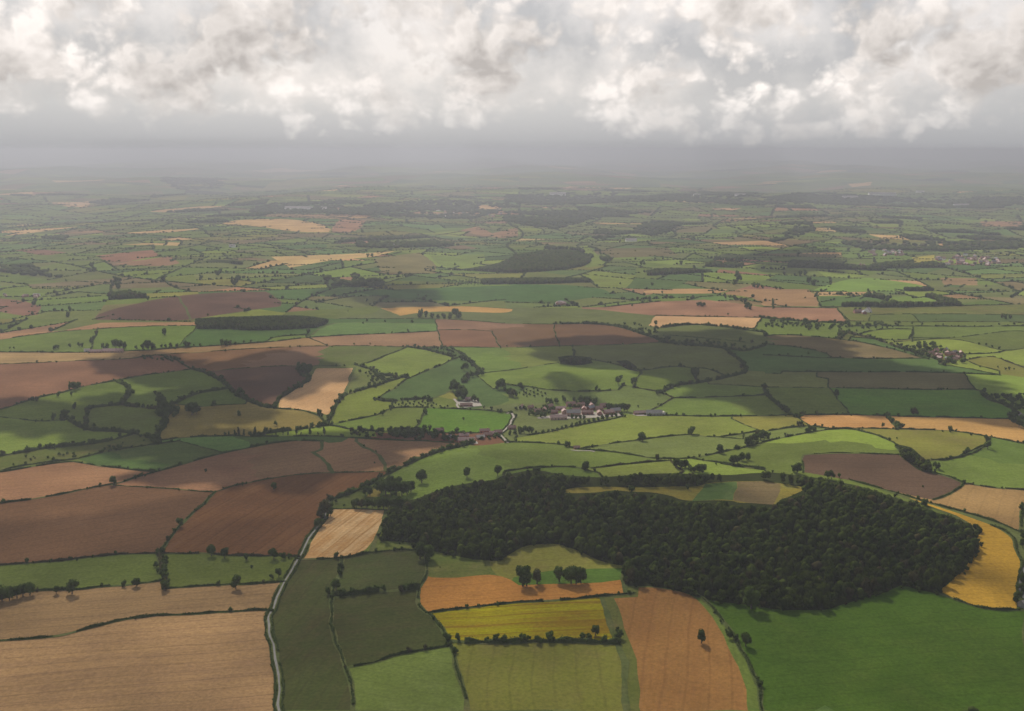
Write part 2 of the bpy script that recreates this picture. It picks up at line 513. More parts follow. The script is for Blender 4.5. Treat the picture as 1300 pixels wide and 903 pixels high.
# ------------------------------------------------------------------ the pattern of fields beyond the traced part
def warp(x, y):
    r = math.hypot(x, y); s = 1 if r < 9000 else r/9000
    return (x+s*(45*math.sin(y/(330*s)+x/(900*s))+25*math.sin(x/(170*s)+1)), y+s*(45*math.sin(x/(380*s)-y/(800*s))+25*math.sin(y/(190*s)+2)))
far_lines = []
def cone(x, y): return y > 500 and abs(x) < 0.66*y+900 and math.hypot(x, y) < 70000
def bsp(poly, depth):
    n = len(poly); cx = sum(p[0] for p in poly)/n; cy = sum(p[1] for p in poly)/n
    ext_ = max(math.hypot(p[0]-cx, p[1]-cy) for p in poly)
    nearest = min(math.hypot(p[0], p[1]) for p in poly)
    if not cone(cx, cy) and not any(cone(*p) for p in poly) and ext_ < 0.3*math.hypot(cx, cy)+400: return
    A = abs(sum(poly[i-1][0]*poly[i][1]-poly[i][0]*poly[i-1][1] for i in range(n)))/2
    r = math.hypot(cx, cy); T = 36000*max(1, (r/7500))**2.2
    if nearest > 42000: T = 5e6
    if A < T*random.uniform(.55, 1.9) and ext_ < 4*math.sqrt(T): return
    # long axis
    mx = sum((p[0]-cx)**2 for p in poly); my = sum((p[1]-cy)**2 for p in poly); mxy = sum((p[0]-cx)*(p[1]-cy) for p in poly)
    th = 0.5*math.atan2(2*mxy, mx-my)+random.gauss(0, .22)
    nx, ny = math.cos(th), math.sin(th)
    ds = [(p[0]-cx)*nx+(p[1]-cy)*ny for p in poly]; off = random.uniform(-.22, .22)*(max(ds)-min(ds))
    ds = [d-off for d in ds]
    A1, B1, cut = [], [], []
    for i in range(n):
        p, q, a, b = poly[i], poly[(i+1) % n], ds[i], ds[(i+1) % n]
        (A1 if a >= 0 else B1).append(p)
        if (a >= 0) != (b >= 0):
            t = a/(a-b); c = (p[0]+(q[0]-p[0])*t, p[1]+(q[1]-p[1])*t); A1.append(c); B1.append(c); cut.append(c)
    if len(cut) == 2: far_lines.append(cut)
    if len(A1) > 2 and depth < 40: bsp(A1, depth+1)
    if len(B1) > 2 and depth < 40: bsp(B1, depth+1)
for x0 in range(-60, 60, 12):
    for y0 in range(0, 72, 12):
        q = [(x0*1e3, y0*1e3), (x0*1e3+12e3, y0*1e3), (x0*1e3+12e3, y0*1e3+12e3), (x0*1e3, y0*1e3+12e3)]
        far_lines.append([q[0], q[1]]); far_lines.append([q[0], q[3]]); bsp(q, 0)
far_chains = []
for a, b in far_lines:
    ex = ((b[0]-a[0])*0.0005, (b[1]-a[1])*0.0005); d = math.hypot(b[0]-a[0], b[1]-a[1])
    r = math.hypot((a[0]+b[0])/2, (a[1]+b[1])/2); k = max(1, int(d/max(60, r*0.012)))
    ch = [warp(a[0]-ex[0]+(b[0]-a[0]+2*ex[0])*i/k, a[1]-ex[1]+(b[1]-a[1]+2*ex[1])*i/k) for i in range(k+1)]
    far_chains.append(ch)
allp = np.array([p for ch in far_chains for p in ch])
ins = inside(allp[:, 0], allp[:, 1], domA)
for st, nm, w in polys:
    lo, hi = w.min(0), w.max(0)
    m = (allp[:, 0] > lo[0]) & (allp[:, 0] < hi[0]) & (allp[:, 1] > lo[1]) & (allp[:, 1] < hi[1])
    if m.any(): ins[m] |= inside(allp[m, 0], allp[m, 1], w)
inc = np.array([cone(*p) for p in allp])
far_hedges = []; i = 0
for ch in far_chains:
    seg = []
    for j, p in enumerate(ch):
        if not ins[i] and inc[i]:
            if not seg and j > 0: seg.append(ch[j-1])
            seg.append(p)
        else:
            if seg: seg.append(p)
            if len(seg) > 1: add_chain(seg, 'F'); far_hedges.append(np.array(seg))
            seg = []
        i += 1
    if len(seg) > 1: add_chain(seg, 'F'); far_hedges.append(np.array(seg))
print('far lines', len(far_hedges), 'constraint verts', len(V2))
# grid points
gp = []
r = 250.0
while r < 75000:
    st = max(19, 0.013*r)
    n = int(1.34*r/st); off = random.random()
    a = -0.67+(np.arange(n)+off)*1.34/n
    a = a+rng.normal(0, .15*st/r, n)
    rr = r+rng.normal(0, .15*st, n)
    gp.append(np.stack([rr*np.sin(a), rr*np.cos(a)], 1)); r += st
g = np.concatenate(gp)
ring = []
for rr in (0.1, 120, 300, 700, 1500, 3000, 6000, 12000, 25000, 50000, 80000):
    n = 1 if rr < 1 else 40
    for k in range(n):
        a = k*2*math.pi/n
        if rr > 200 and abs((a+math.pi) % (2*math.pi)-math.pi) < 0.7: continue
        ring.append((rr*math.sin(a), rr*math.cos(a)))
for k in range(200):
    a = -0.8+1.6*k/199; ring.append((80000*math.sin(a), 80000*math.cos(a)))
# drop grid points very near constraint points (hash)
cs = {(int(p[0]//7), int(p[1]//7)) for p in V2}
g = [tuple(p) for p in g if (int(p[0]//7), int(p[1]//7)) not in cs]
allv = [Vector((float(p[0]), float(p[1]))) for p in V2]+[Vector((float(p[0]), float(p[1]))) for p in g]+[Vector(p) for p in ring]
import time; t0 = time.time()
ov, oe, of, _, oeo, _ = delaunay_2d_cdt(allv, E2, [], 0, 0.02)
print('cdt', len(ov), len(of), time.time()-t0)
VX = np.array([(v.x, v.y) for v in ov]); FA = np.array(of, dtype=np.int64)
wall = set()
for e, o in zip(oe, oeo):
    if o:
        wall.add((e[0], e[1]) if e[0] < e[1] else (e[1], e[0]))
adj = {}
for fi, f in enumerate(of):
    for a, b in ((f[0], f[1]), (f[1], f[2]), (f[2], f[0])):
        k = (a, b) if a < b else (b, a)
        if k not in wall: adj.setdefault(k, []).append(fi)
nb = [[] for _ in of]
for k, v in adj.items():
    if len(v) == 2: nb[v[0]].append(v[1]); nb[v[1]].append(v[0])
reg = np.full(len(of), -1, int); nreg = 0
SPLIT = True
for i in range(len(of)):
    if reg[i] >= 0: continue
    st = [i]; reg[i] = nreg
    while st:
        j = st.pop()
        for k in nb[j]:
            if reg[k] < 0: reg[k] = nreg; st.append(k)
    nreg += 1
P0, P1, P2 = VX[FA[:, 0]], VX[FA[:, 1]], VX[FA[:, 2]]
cr = ((P1-P0)[:, 0]*(P2-P0)[:, 1]-(P1-P0)[:, 1]*(P2-P0)[:, 0])
flip = cr < 0; FA[flip] = FA[flip][:, [0, 2, 1]]
area = np.abs(cr)/2; cen = (P0+P1+P2)/3
rarea = np.bincount(reg, area, nreg)
rcx = np.bincount(reg, area*cen[:, 0], nreg)/rarea; rcy = np.bincount(reg, area*cen[:, 1], nreg)/rarea
# representative inner point: centroid of the biggest triangle
rep = np.zeros((nreg, 2)); order = np.argsort(area); rep[reg[order]] = cen[order]
print('regions', nreg, time.time()-t0)
# ------------------------------------------------------------------ colours of the fields: (base, second colour, stripe strength, kind)
STY = {
 'pas': ((0.114, 0.150, 0.026), (0.142, 0.173, 0.043), .10, 'green pasture'), 'pasL': ((0.163, 0.206, 0.032), (0.195, 0.223, 0.044), .08, 'bright green pasture'),
 'past': ((0.117, 0.133, 0.033), (0.137, 0.156, 0.052), .12, 'dull green pasture'), 'pasR': ((0.117, 0.145, 0.028), (0.150, 0.150, 0.055), .12, 'pasture'),
 'grasG': ((0.049, 0.095, 0.010), (0.064, 0.103, 0.014), .10, 'green meadow'), 'pasB': ((0.143, 0.206, 0.035), (0.163, 0.212, 0.042), .05, 'bright green field'),
 'crop': ((0.072, 0.117, 0.028), (0.090, 0.129, 0.032), .10, 'green crop field'), 'crop2': ((0.090, 0.145, 0.035), (0.117, 0.163, 0.044), .35, 'ridged green field'),
 'crop3': ((0.085, 0.157, 0.020), (0.111, 0.167, 0.026), .10, 'smooth green field'),
 'dark': ((0.051, 0.065, 0.016), (0.066, 0.060, 0.022), .35, 'dark green field'), 'rough': ((0.111, 0.129, 0.026), (0.150, 0.130, 0.039), .15, 'rough pasture'),
 'olive': ((0.175, 0.171, 0.030), (0.170, 0.145, 0.039), .20, 'olive pasture'), 'yell': ((0.330, 0.320, 0.006), (0.250, 0.160, 0.012), .9, 'yellow green field'),
 'gold': ((0.210, 0.165, 0.043), (0.160, 0.130, 0.035), .25, 'golden hay field'), 'golden': ((0.210, 0.165, 0.031), (0.140, 0.140, 0.035), .3, 'golden rough field'),
 'wheat': ((0.500, 0.285, 0.034), (0.410, 0.230, 0.030), .25, 'golden wheat field'), 'wheat2': ((0.400, 0.320, 0.055), (0.360, 0.270, 0.047), .1, 'yellow field'),
 'tanL': ((0.640, 0.420, 0.200), (0.450, 0.240, 0.085), .95, 'cream wheat field'), 'tanW': ((0.500, 0.310, 0.129), (0.430, 0.250, 0.098), .25, 'cream stubble field'),
 'oran': ((0.430, 0.250, 0.074), (0.360, 0.200, 0.055), .25, 'orange stubble field'), 'oran2': ((0.440, 0.205, 0.041), (0.360, 0.155, 0.031), .45, 'orange stubble field'),
 'oran3': ((0.300, 0.130, 0.037), (0.269, 0.109, 0.033), .5, 'orange brown stubble field'),
 'stubT': ((.310, .196, .078), (0.225, 0.142, 0.062), 0.45, 'tan stubble field'), 'stubT2': ((.370, .232, .095), (0.275, 0.170, 0.078), 0.55, 'pale tan stubble field'),
 'stubP': ((0.302, 0.170, 0.078), (0.246, 0.130, 0.065), .4, 'pink stubble field'), 'stubO': ((0.160, 0.130, 0.051), (0.120, 0.105, 0.039), .35, 'olive brown field'),
 'stubB': ((0.170, 0.120, 0.055), (0.130, 0.100, 0.039), .5, 'brown stubble field'), 'stubS': ((0.300, 0.180, 0.066), (0.190, 0.109, 0.041), .0, 'tan field with brown bands'),
 'ploB': ((0.168, 0.085, 0.041), (0.146, 0.074, 0.036), .25, 'brown ploughed field'), 'ploB2': ((0.185, 0.091, 0.039), (0.151, 0.072, 0.032), .8, 'ridged brown field'),
 'ploP': ((0.235, 0.122, 0.065), (0.202, 0.104, 0.054), .35, 'pink ploughed field'), 'ploD': ((0.110, 0.062, 0.038), (0.090, 0.052, 0.032), .3, 'dark brown ploughed field'),
 'ploR': ((0.246, 0.114, 0.064), (0.213, 0.098, 0.054), .3, 'reddish ploughed field'),
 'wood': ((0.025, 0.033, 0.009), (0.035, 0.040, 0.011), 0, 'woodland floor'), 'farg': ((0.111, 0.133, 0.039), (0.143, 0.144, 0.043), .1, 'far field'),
}
FARS = ['pas']*14+['past']*10+['crop2']*4+['crop']*5+['pasL']*4+['olive']*3+['stubO']*2+['stubB']*2+['stubP']+['tanW']+['ploP']+['wood']*2
rstyle = [None]*nreg; rname = ['']*nreg; rang = np.zeros(nreg); rtraced = inside(rep[:, 0], rep[:, 1], domA)
rr_ = random.Random(7)
NEARS = ['pas']*5+['past']*3+['rough']*2+['crop']+['olive']
for i in range(nreg):
    rstyle[i] = rr_.choice(NEARS if rtraced[i] or rarea[i] < 2500 else FARS); rang[i] = rr_.choice([0, 20, 70, 84, 50, 110])
for st, nm, w in polys:
    m = inside(rep[:, 0], rep[:, 1], w)
    for i in np.nonzero(m)[0]: rstyle[i] = st; rname[i] = nm; rang[i] = 84
Bseed = []
for l in SEEDS:
    pos, st, nm, ang = l.split(';'); px, py = pts(pos)[0]; x, y = at(px, py)
    x = float(x); y = float(y); k = np.argsort((cen[:, 0]-x)**2+(cen[:, 1]-y)**2)[:60]; q = np.array([x, y]); hit = None
    for t in k:
        a, b, c = VX[FA[t]]
        s1 = (b[0]-a[0])*(y-a[1])-(b[1]-a[1])*(x-a[0]); s2 = (c[0]-b[0])*(y-b[1])-(c[1]-b[1])*(x-b[0]); s3 = (a[0]-c[0])*(y-c[1])-(a[1]-c[1])*(x-c[0])
        if min(s1, s2, s3) >= -1e-6: hit = reg[t]; break
    if hit is None: hit = reg[k[0]]
    Bseed.append((hit, l, t if hit == reg[t] else k[0], st, nm, float(ang)))
import heapq
byreg = {}
for b in Bseed: byreg.setdefault(b[0], []).append(b)
rstyle = list(rstyle); rname = list(rname); rang = list(rang); rtraced = list(rtraced)
for r0, bs in byreg.items():
    rstyle[r0], rname[r0], rang[r0] = bs[0][3:6]
    if len(bs) < 2: continue
    ids = [r0]
    for b in bs[1:]:
        ids.append(nreg); nreg += 1; rstyle.append(b[3]); rname.append(b[4]); rang.append(b[5]); rtraced.append(True)
    own = {}; heap = [(0.0, int(b[2]), i) for i, b in zip(ids, bs)]; heapq.heapify(heap)
    while heap:
        d, f, i = heapq.heappop(heap)
        if f in own: continue
        own[f] = i
        for g2 in nb[f]:
            if g2 in own: continue
            sh = [v for v in of[f] if v in of[g2]]
            el = float(np.hypot(*(VX[sh[0]]-VX[sh[1]])))+.5
            heapq.heappush(heap, (d+float(np.hypot(*(cen[f]-cen[g2])))+900*(6.0/el)**2, g2, i))
    for f, i in own.items(): reg[f] = i
reg = np.array(reg)
for st, nm, w in polys:
    lo, hi = w.min(0), w.max(0)
    m = np.nonzero((cen[:, 0] > lo[0]) & (cen[:, 0] < hi[0]) & (cen[:, 1] > lo[1]) & (cen[:, 1] < hi[1]))[0]
    m = m[inside(cen[m, 0], cen[m, 1], w)]
    reg[m] = nreg; nreg += 1; rstyle.append(st); rname.append(nm); rang.append(17.0 if nm.startswith(('ripe', 'cream')) else 84.0); rtraced.append(bool(inside(w[:1, 0], w[:1, 1], domA)[0]))
rarea = np.bincount(reg, area, nreg)
rep = np.zeros((nreg, 2)); rep[reg[order]] = cen[order]
VZ = hfun(VX[:, 0], VX[:, 1])
# regions big enough and traced become field objects, the rest is one ground sheet
# ------------------------------------------------------------------ materials
def new_mat(name):
    m = bpy.data.materials.new(name); m.use_nodes = True; nt = m.node_tree; nt.nodes.clear()
    return m, nt, nt.nodes, nt.links
def node(nt, t, **kw):
    n = nt.nodes.new(t)
    for k, v in kw.items():
        if k in n.inputs: n.inputs[k].default_value = v
        else: setattr(n, k, v)
    return n
def mth(nt, op, a, b=None, clamp=False):
    n = nt.nodes.new('ShaderNodeMath'); n.operation = op; n.use_clamp = clamp
    for i, v in enumerate((a, b)):
        if v is None: continue
        if isinstance(v, (int, float)): n.inputs[i].default_value = v
        else: nt.links.new(v, n.inputs[i])
    return n.outputs[0]
def mixc(nt, fac, a, b, mode='MIX'):
    n = nt.nodes.new('ShaderNodeMix'); n.data_type = 'RGBA'; n.blend_type = mode
    for s, v in ((0, fac), (6, a), (7, b)):
        if isinstance(v, (int, float)): n.inputs[s].default_value = v
        elif isinstance(v, tuple): n.inputs[s].default_value = (*v, 1)
        else: nt.links.new(v, n.inputs[s])
    return n.outputs[2]
def ramp(nt, fac, lo, hi, a=0.0, b=1.0):
    n = nt.nodes.new('ShaderNodeMapRange'); n.inputs[1].default_value = lo; n.inputs[2].default_value = hi
    n.inputs[3].default_value = a; n.inputs[4].default_value = b; nt.links.new(fac, n.inputs[0]); return n.outputs[0]
def noise(nt, vec, scale, detail=4, rough=.55, dist=0.0, dims='3D'):
    n = nt.nodes.new('ShaderNodeTexNoise'); n.noise_dimensions = dims; n.inputs['Scale'].default_value = scale
    n.inputs['Detail'].default_value = detail; n.inputs['Roughness'].default_value = rough; n.inputs['Distortion'].default_value = dist
    if vec is not None: nt.links.new(vec, n.inputs['Vector'])
    return n.outputs[0]
def field_material():
    m, nt, N, L = new_mat('field_soil_and_crops')
    out = node(nt, 'ShaderNodeOutputMaterial'); b = node(nt, 'ShaderNodeBsdfDiffuse', Roughness=.6)
    at1 = node(nt, 'ShaderNodeAttribute', attribute_name='fcol').outputs['Color']
    at2 = node(nt, 'ShaderNodeAttribute', attribute_name='fcol2').outputs['Color']
    par = node(nt, 'ShaderNodeAttribute', attribute_name='fpar').outputs['Vector']      # stripe bearing, stripe strength, mottling
    sp = nt.nodes.new('ShaderNodeSeparateXYZ'); L.new(par, sp.inputs[0])
    geo = node(nt, 'ShaderNodeNewGeometry').outputs['Position']
    sg = nt.nodes.new('ShaderNodeSeparateXYZ'); L.new(geo, sg.inputs[0])
    ca = mth(nt, 'COSINE', sp.outputs[0]); sa = mth(nt, 'SINE', sp.outputs[0])
    across = mth(nt, 'SUBTRACT', mth(nt, 'MULTIPLY', sg.outputs[0], ca), mth(nt, 'MULTIPLY', sg.outputs[1], sa))
    along = mth(nt, 'ADD', mth(nt, 'MULTIPLY', sg.outputs[0], sa), mth(nt, 'MULTIPLY', sg.outputs[1], ca))
    bend = mth(nt, 'MULTIPLY', mth(nt, 'SUBTRACT', noise(nt, geo, .004, 2), .5), 26)
    across = mth(nt, 'ADD', across, bend)
    def vec(ax, al):
        c = nt.nodes.new('ShaderNodeCombineXYZ'); L.new(mth(nt, 'MULTIPLY', across, ax), c.inputs[0]); L.new(mth(nt, 'MULTIPLY', along, al), c.inputs[1]); return c.outputs[0]
    s1 = ramp(nt, noise(nt, vec(.16, .006), 1, 3, .6), .38, .62)       # broad swathes along the rows
    s2 = ramp(nt, noise(nt, vec(.045, .003), 1, 2, .5), .4, .62)
    tram = mth(nt, 'ABSOLUTE', mth(nt, 'SUBTRACT', mth(nt, 'FRACT', mth(nt, 'MULTIPLY', across, 1/21.0)), .5))
    tram = ramp(nt, tram, .42, .47)
    big = ramp(nt, noise(nt, geo, .0075, 5, .6), .36, .66)
    mid = ramp(nt, noise(nt, geo, .03, 5, .65), .35, .68)
    fine = noise(nt, geo, .25, 4, .7)
    str_ = sp.outputs[1]
    f = mth(nt, 'ADD', mth(nt, 'MULTIPLY', s1, mth(nt, 'MULTIPLY', str_, .55)), mth(nt, 'MULTIPLY', s2, mth(nt, 'MULTIPLY', str_, .55)))
    f = mth(nt, 'ADD', f, mth(nt, 'MULTIPLY', mth(nt, 'MULTIPLY', big, mid), sp.outputs[2]), clamp=True)
    f = mth(nt, 'ADD', f, mth(nt, 'MULTIPLY', tram, mth(nt, 'MULTIPLY', str_, .45)), clamp=True)
    col = mixc(nt, f, at1, at2)
    k = mth(nt, 'MULTIPLY', ramp(nt, fine, .3, .7, .78, 1.22), ramp(nt, mid, 0, 1, .88, 1.12))
    k = mth(nt, 'MULTIPLY', k, ramp(nt, big, 0, 1, 1.13, .83)); k = mth(nt, 'MULTIPLY', k, mth(nt, 'SUBTRACT', 1.0, mth(nt, 'MULTIPLY', tram, .10)))
    cc = nt.nodes.new('ShaderNodeCombineXYZ')
    for i in range(3): L.new(k, cc.inputs[i])
    col = mixc(nt, 1.0, col, cc.outputs[0], 'MULTIPLY')
    L.new(col, b.inputs['Color'])
    bp = node(nt, 'ShaderNodeBump', Strength=.35, Distance=1.0); L.new(mth(nt, 'ADD', fine, mth(nt, 'MULTIPLY', s1, str_)), bp.inputs['Height']); L.new(bp.outputs[0], b.inputs['Normal'])
    L.new(b.outputs[0], out.inputs[0]); return m
def leaf_material(name, dark, light, spread=1.0):
    m, nt, N, L = new_mat(name)
    out = node(nt, 'ShaderNodeOutputMaterial')
    tint = node(nt, 'ShaderNodeAttribute', attribute_name='tint').outputs['Fac']
    oi = node(nt, 'ShaderNodeObjectInfo').outputs['Random']
    geo = node(nt, 'ShaderNodeNewGeometry').outputs['Position']
    v = mth(nt, 'FRACT', mth(nt, 'ADD', tint, oi))
    v = mth(nt, 'ADD', mth(nt, 'MULTIPLY', v, .6), mth(nt, 'MULTIPLY', ramp(nt, noise(nt, geo, .35, 3, .6), .3, .7), .4))
    col = mixc(nt, v, dark, light)
    brown = mth(nt, 'GREATER_THAN', mth(nt, 'FRACT', mth(nt, 'MULTIPLY', mth(nt, 'ADD', tint, oi), 7.31)), .93)
    col = mixc(nt, mth(nt, 'MULTIPLY', brown, .5), col, (.075, .045, .030))
    d = node(nt, 'ShaderNodeBsdfDiffuse'); t = node(nt, 'ShaderNodeBsdfTranslucent'); x = node(nt, 'ShaderNodeMixShader', Fac=.22)
    L.new(col, d.inputs[0]); L.new(mixc(nt, .5, col, (.09, .12, .01)), t.inputs[0]); L.new(d.outputs[0], x.inputs[1]); L.new(t.outputs[0], x.inputs[2])
    L.new(x.outputs[0], out.inputs[0]); return m
def plain(name, col, rough=.8, var=.25, scale=.5):
    m, nt, N, L = new_mat(name)
    out = node(nt, 'ShaderNodeOutputMaterial'); b = node(nt, 'ShaderNodeBsdfPrincipled', Roughness=rough)
    tc = node(nt, 'ShaderNodeNewGeometry').outputs['Position']
    n = ramp(nt, noise(nt, tc, scale, 5, .6), .3, .7)
    L.new(mixc(nt, n, tuple(c*(1-var) for c in col), tuple(min(1, c*(1+var)) for c in col)), b.inputs['Base Color'])
    L.new(b.outputs[0], out.inputs[0]); return m
M_F = field_material()
M_LEAF = leaf_material('foliage', (.024, .042, .008), (.082, .115, .024))
M_WOOD = leaf_material('woodland_foliage', (.012, .024, .004), (.070, .088, .016))
M_HEDGE = leaf_material('hedge_foliage', (.026, .040, .011), (.062, .082, .022))
M_BARK = plain('bark', (.07, .05, .035)); M_ROAD = plain('lane_surface', (.105, .098, .080), .9, .2, .2)
M_DIRT = plain('track_dirt', (.13, .108, .078), .9, .2, .1)
WALLC = {'brick': plain('red_brick', (.30, .13, .085)), 'pink': plain('pale_brick', (.38, .24, .175)), 'white': plain('white_render', (.78, .76, .72), .8, .05), 'grey': plain('grey_cladding', (.2, .2, .19)), 'steel': plain('pale_steel', (.70, .72, .74), .5, .05)}
ROOFC = {'tile': plain('clay_tiles', (.17, .085, .062)), 'grey': plain('fibre_cement_roof', (.15, .14, .13)), 'slate': plain('slate_roof', (.10, .10, .11)), 'pale': plain('pale_roof_sheet', (.27, .235, .20)), 'pinkroof': plain('weathered_red_roof', (.25, .155, .13))}
M_GLASS = plain('dark_window', (.03, .035, .04), .2, .1)

# ------------------------------------------------------------------ mesh helpers
def mesh_np(name, V, Fl, mats, smoothf=False, tint=None):
    """V (n,3), Fl (m,k) all faces with k corners"""
    V = np.asarray(V, np.float32); Fl = np.asarray(Fl, np.int32); k = Fl.shape[1]
    me = bpy.data.meshes.new(name); me.vertices.add(len(V)); me.vertices.foreach_set('co', V.ravel())
    me.loops.add(Fl.size); me.loops.foreach_set('vertex_index', Fl.ravel())
    me.polygons.add(len(Fl)); me.polygons.foreach_set('loop_start', np.arange(0, Fl.size, k, dtype=np.int32))
    if smoothf: me.polygons.foreach_set('use_smooth', np.ones(len(Fl), bool))
    for m in mats: me.materials.append(m)
    if tint is not None:
        a = me.attributes.new('tint', 'FLOAT', 'FACE'); a.data.foreach_set('value', np.asarray(tint, np.float32))
    me.update(calc_edges=True); return me
def link(name, me, parent=None, loc=None, rz=0, sc=None):
    o = bpy.data.objects.new(name, me); C.objects.link(o)
    if loc is not None: o.location = loc
    if rz: o.rotation_euler = (0, 0, rz)
    if sc is not None: o.scale = sc
    if parent is not None: o.parent = parent
    return o
def tag(o, label, cat=None, group=None, kind=None):
    o['label'] = label
    if cat: o['category'] = cat
    if group: o['group'] = group
    if kind: o['kind'] = kind
    return o
# ------------------------------------------------------------------ the land
def region_mesh(name, faces):
    idx = FA[faces]; u, inv = np.unique(idx, return_inverse=True); inv = inv.reshape(-1, 3)
    V = np.stack([VX[u, 0], VX[u, 1], VZ[u]], 1)
    me = mesh_np(name, V, inv, [M_F], True)
    rg = reg[faces]
    base = np.array([STY[s][0] for s in rstyle]); sec = np.array([STY[s][1] for s in rstyle])
    jr = np.random.default_rng(3); jit = 1+jr.normal(0, .09, (nreg, 1)); jh = 1+jr.normal(0, .04, (nreg, 3))
    base = base*jit*jh; sec = sec*jit*jh
    one = np.ones((len(rg), 1))
    for nm, arr in (('fcol', base), ('fcol2', sec)):
        a = me.attributes.new(nm, 'FLOAT_COLOR', 'FACE'); a.data.foreach_set('color', np.hstack([arr[rg], one]).astype(np.float32).ravel())
    mot = {'yell': .55, 'rough': 1.0, 'olive': .9, 'golden': .8, 'past': .7, 'pas': .6, 'stubT': .7, 'dark': .8}
    par = np.array([[R(rang[i]), STY[rstyle[i]][2], mot.get(rstyle[i], .8)] for i in range(nreg)])
    a = me.attributes.new('fpar', 'FLOAT_VECTOR', 'FACE'); a.data.foreach_set('vector', par[rg].astype(np.float32).ravel())
    return me
rtr = np.array(rtraced)
isfield = rtr & (rarea > 1500)
LM = [(725, 528, 'the farm hamlet'), (597, 556, 'the roadside farm'), (880, 680, 'the big wood'), (728, 456, 'the knoll clump'), (300, 410, 'the long dark wood'), (600, 505, 'the pale barn yard'),
      (1170, 585, 'the narrow wood strip'), (430, 690, 'the cream wheat field'), (125, 445, 'the long low farm'), (1195, 450, 'the brick village'), (1094, 396, 'the far red farm'), (400, 500, 'the cream stubble field'),
      (190, 520, 'the stream trees'), (700, 725, 'the orange stubble trees'), (1265, 710, 'the golden wheat field'), (110, 665, 'the large brown field'), (1080, 590, 'the dark ploughed field'), (350, 560, 'the tree row'), (850, 785, 'the orange brown stubble'),
      (1160, 540, 'the orange stubble strip'), (470, 770, 'the dark green fields'), (160, 735, 'the green meadows'), (780, 425, 'the brown ploughland'), (240, 390, 'the far brown field')]
def where(px, py, skip=0, used=[]):
    ds = sorted((math.hypot(px-a, (py-b)*1.8), a, b, n) for a, b, n in LM)
    d, a, b, n = ds[skip]
    dx, dy = px-a, (py-b)*1.8
    if d < 25: return 'beside '+n
    if abs(dx) > abs(dy)*1.6: return ('right of ' if dx > 0 else 'left of ')+n
    if abs(dy) > abs(dx)*1.6: return ('below ' if dy > 0 else 'above ')+n
    return ('below and ' if dy > 0 else 'above and ')+('right of ' if dx > 0 else 'left of ')+n
ORD = ['first', 'second', 'third', 'fourth', 'fifth', 'sixth', 'seventh', 'eighth', 'ninth', 'tenth', 'eleventh', 'twelfth', 'thirteenth', 'fourteenth', 'fifteenth', 'sixteenth', 'seventeenth', 'eighteenth', 'nineteenth', 'twentieth']
def uniquify(items):
    """items: list of [obj, base label, px, py]; number look-alikes from the left of the picture"""
    by = {}
    for it in items: by.setdefault(it[1], []).append(it)
    for b, L_ in by.items():
        if len(L_) > 1:
            L_.sort(key=lambda t: t[2])
            for i, it in enumerate(L_): it[1] = (ORD[i]+' from left, ' if i < 20 else 'one of many, ')+b
    for o, b, px, py in items: o['label'] = b
fitems = []
ffaces = {}
for fi in np.nonzero(isfield[reg])[0]: ffaces.setdefault(int(reg[fi]), []).append(fi)
gm = region_mesh('ground', np.nonzero(~isfield[reg])[0])
tag(link('ground', gm), 'patchwork farmland running to the hazy horizon', 'ground', kind='structure')
SPELL = {}
for r0 in sorted(ffaces):
    f = ffaces[r0]; c = (cen[f]*area[f][:, None]).sum(0)/area[f].sum()
    px, py = topx(c[0], c[1], 0.0)
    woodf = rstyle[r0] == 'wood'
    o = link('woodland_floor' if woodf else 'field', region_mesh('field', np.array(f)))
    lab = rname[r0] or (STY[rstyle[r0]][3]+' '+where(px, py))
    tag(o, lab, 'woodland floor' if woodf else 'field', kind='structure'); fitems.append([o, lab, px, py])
uniquify(fitems)
print('field objects', len(fitems))

# ------------------------------------------------------------------ roads, tracks and grass verges
def ribbon(w, width, dz, seed=0):
    w = dens(w, 9); t = np.gradient(w, axis=0); n = np.stack([-t[:, 1], t[:, 0]], 1); n /= np.linalg.norm(n, axis=1)[:, None]+1e-9
    s = np.arange(len(w)); wd = width*(1+.18*np.sin(s*.7+seed)+.12*np.sin(s*2.3+seed*3))[:, None]/2
    a, b = w+n*wd, w-n*wd
    V = np.concatenate([np.c_[a, hfun(a[:, 0], a[:, 1])+dz], np.c_[b, hfun(b[:, 0], b[:, 1])+dz]])
    k = len(w); i = np.arange(k-1)
    return V, np.stack([i, i+1, i+1+k, i+k], 1)
vv, ff, off = [], [], 0
for j, (k, w) in enumerate(hedges):
    wd = {'h': 5.5, 't': 8, 'l': 3.5, 'g': 6.5, 'r': 8}.get(k)
    if wd is None: continue
    V, Fq = ribbon(w, wd, .35, j); vv.append(V); ff.append(Fq+off); off += len(V)
me = mesh_np('grass_verge', np.concatenate(vv), np.concatenate(ff), [M_F])
n = len(me.polygons)
for nm, c in (('fcol', (.085, .105, .030, 1)), ('fcol2', (.135, .125, .045, 1))):
    a = me.attributes.new(nm, 'FLOAT_COLOR', 'FACE'); a.data.foreach_set('color', np.tile(np.array(c, np.float32), n))
a = me.attributes.new('fpar', 'FLOAT_VECTOR', 'FACE'); a.data.foreach_set('vector', np.tile(np.array((0, 0, 1.2), np.float32), n))
tag(link('grass_verge', me), 'rough grass strips along the foot of the hedges', 'grass verge', kind='structure')
RD = [(roads[0], 2.1, M_ROAD, 'pale country lane climbing past the cream wheat field'), (roads[1], 3.6, M_DIRT, 'pale lane between the roadside farm and the hamlet'), (roads[2], 5.0, M_ROAD, 'lane at the right edge beyond the golden wheat')]
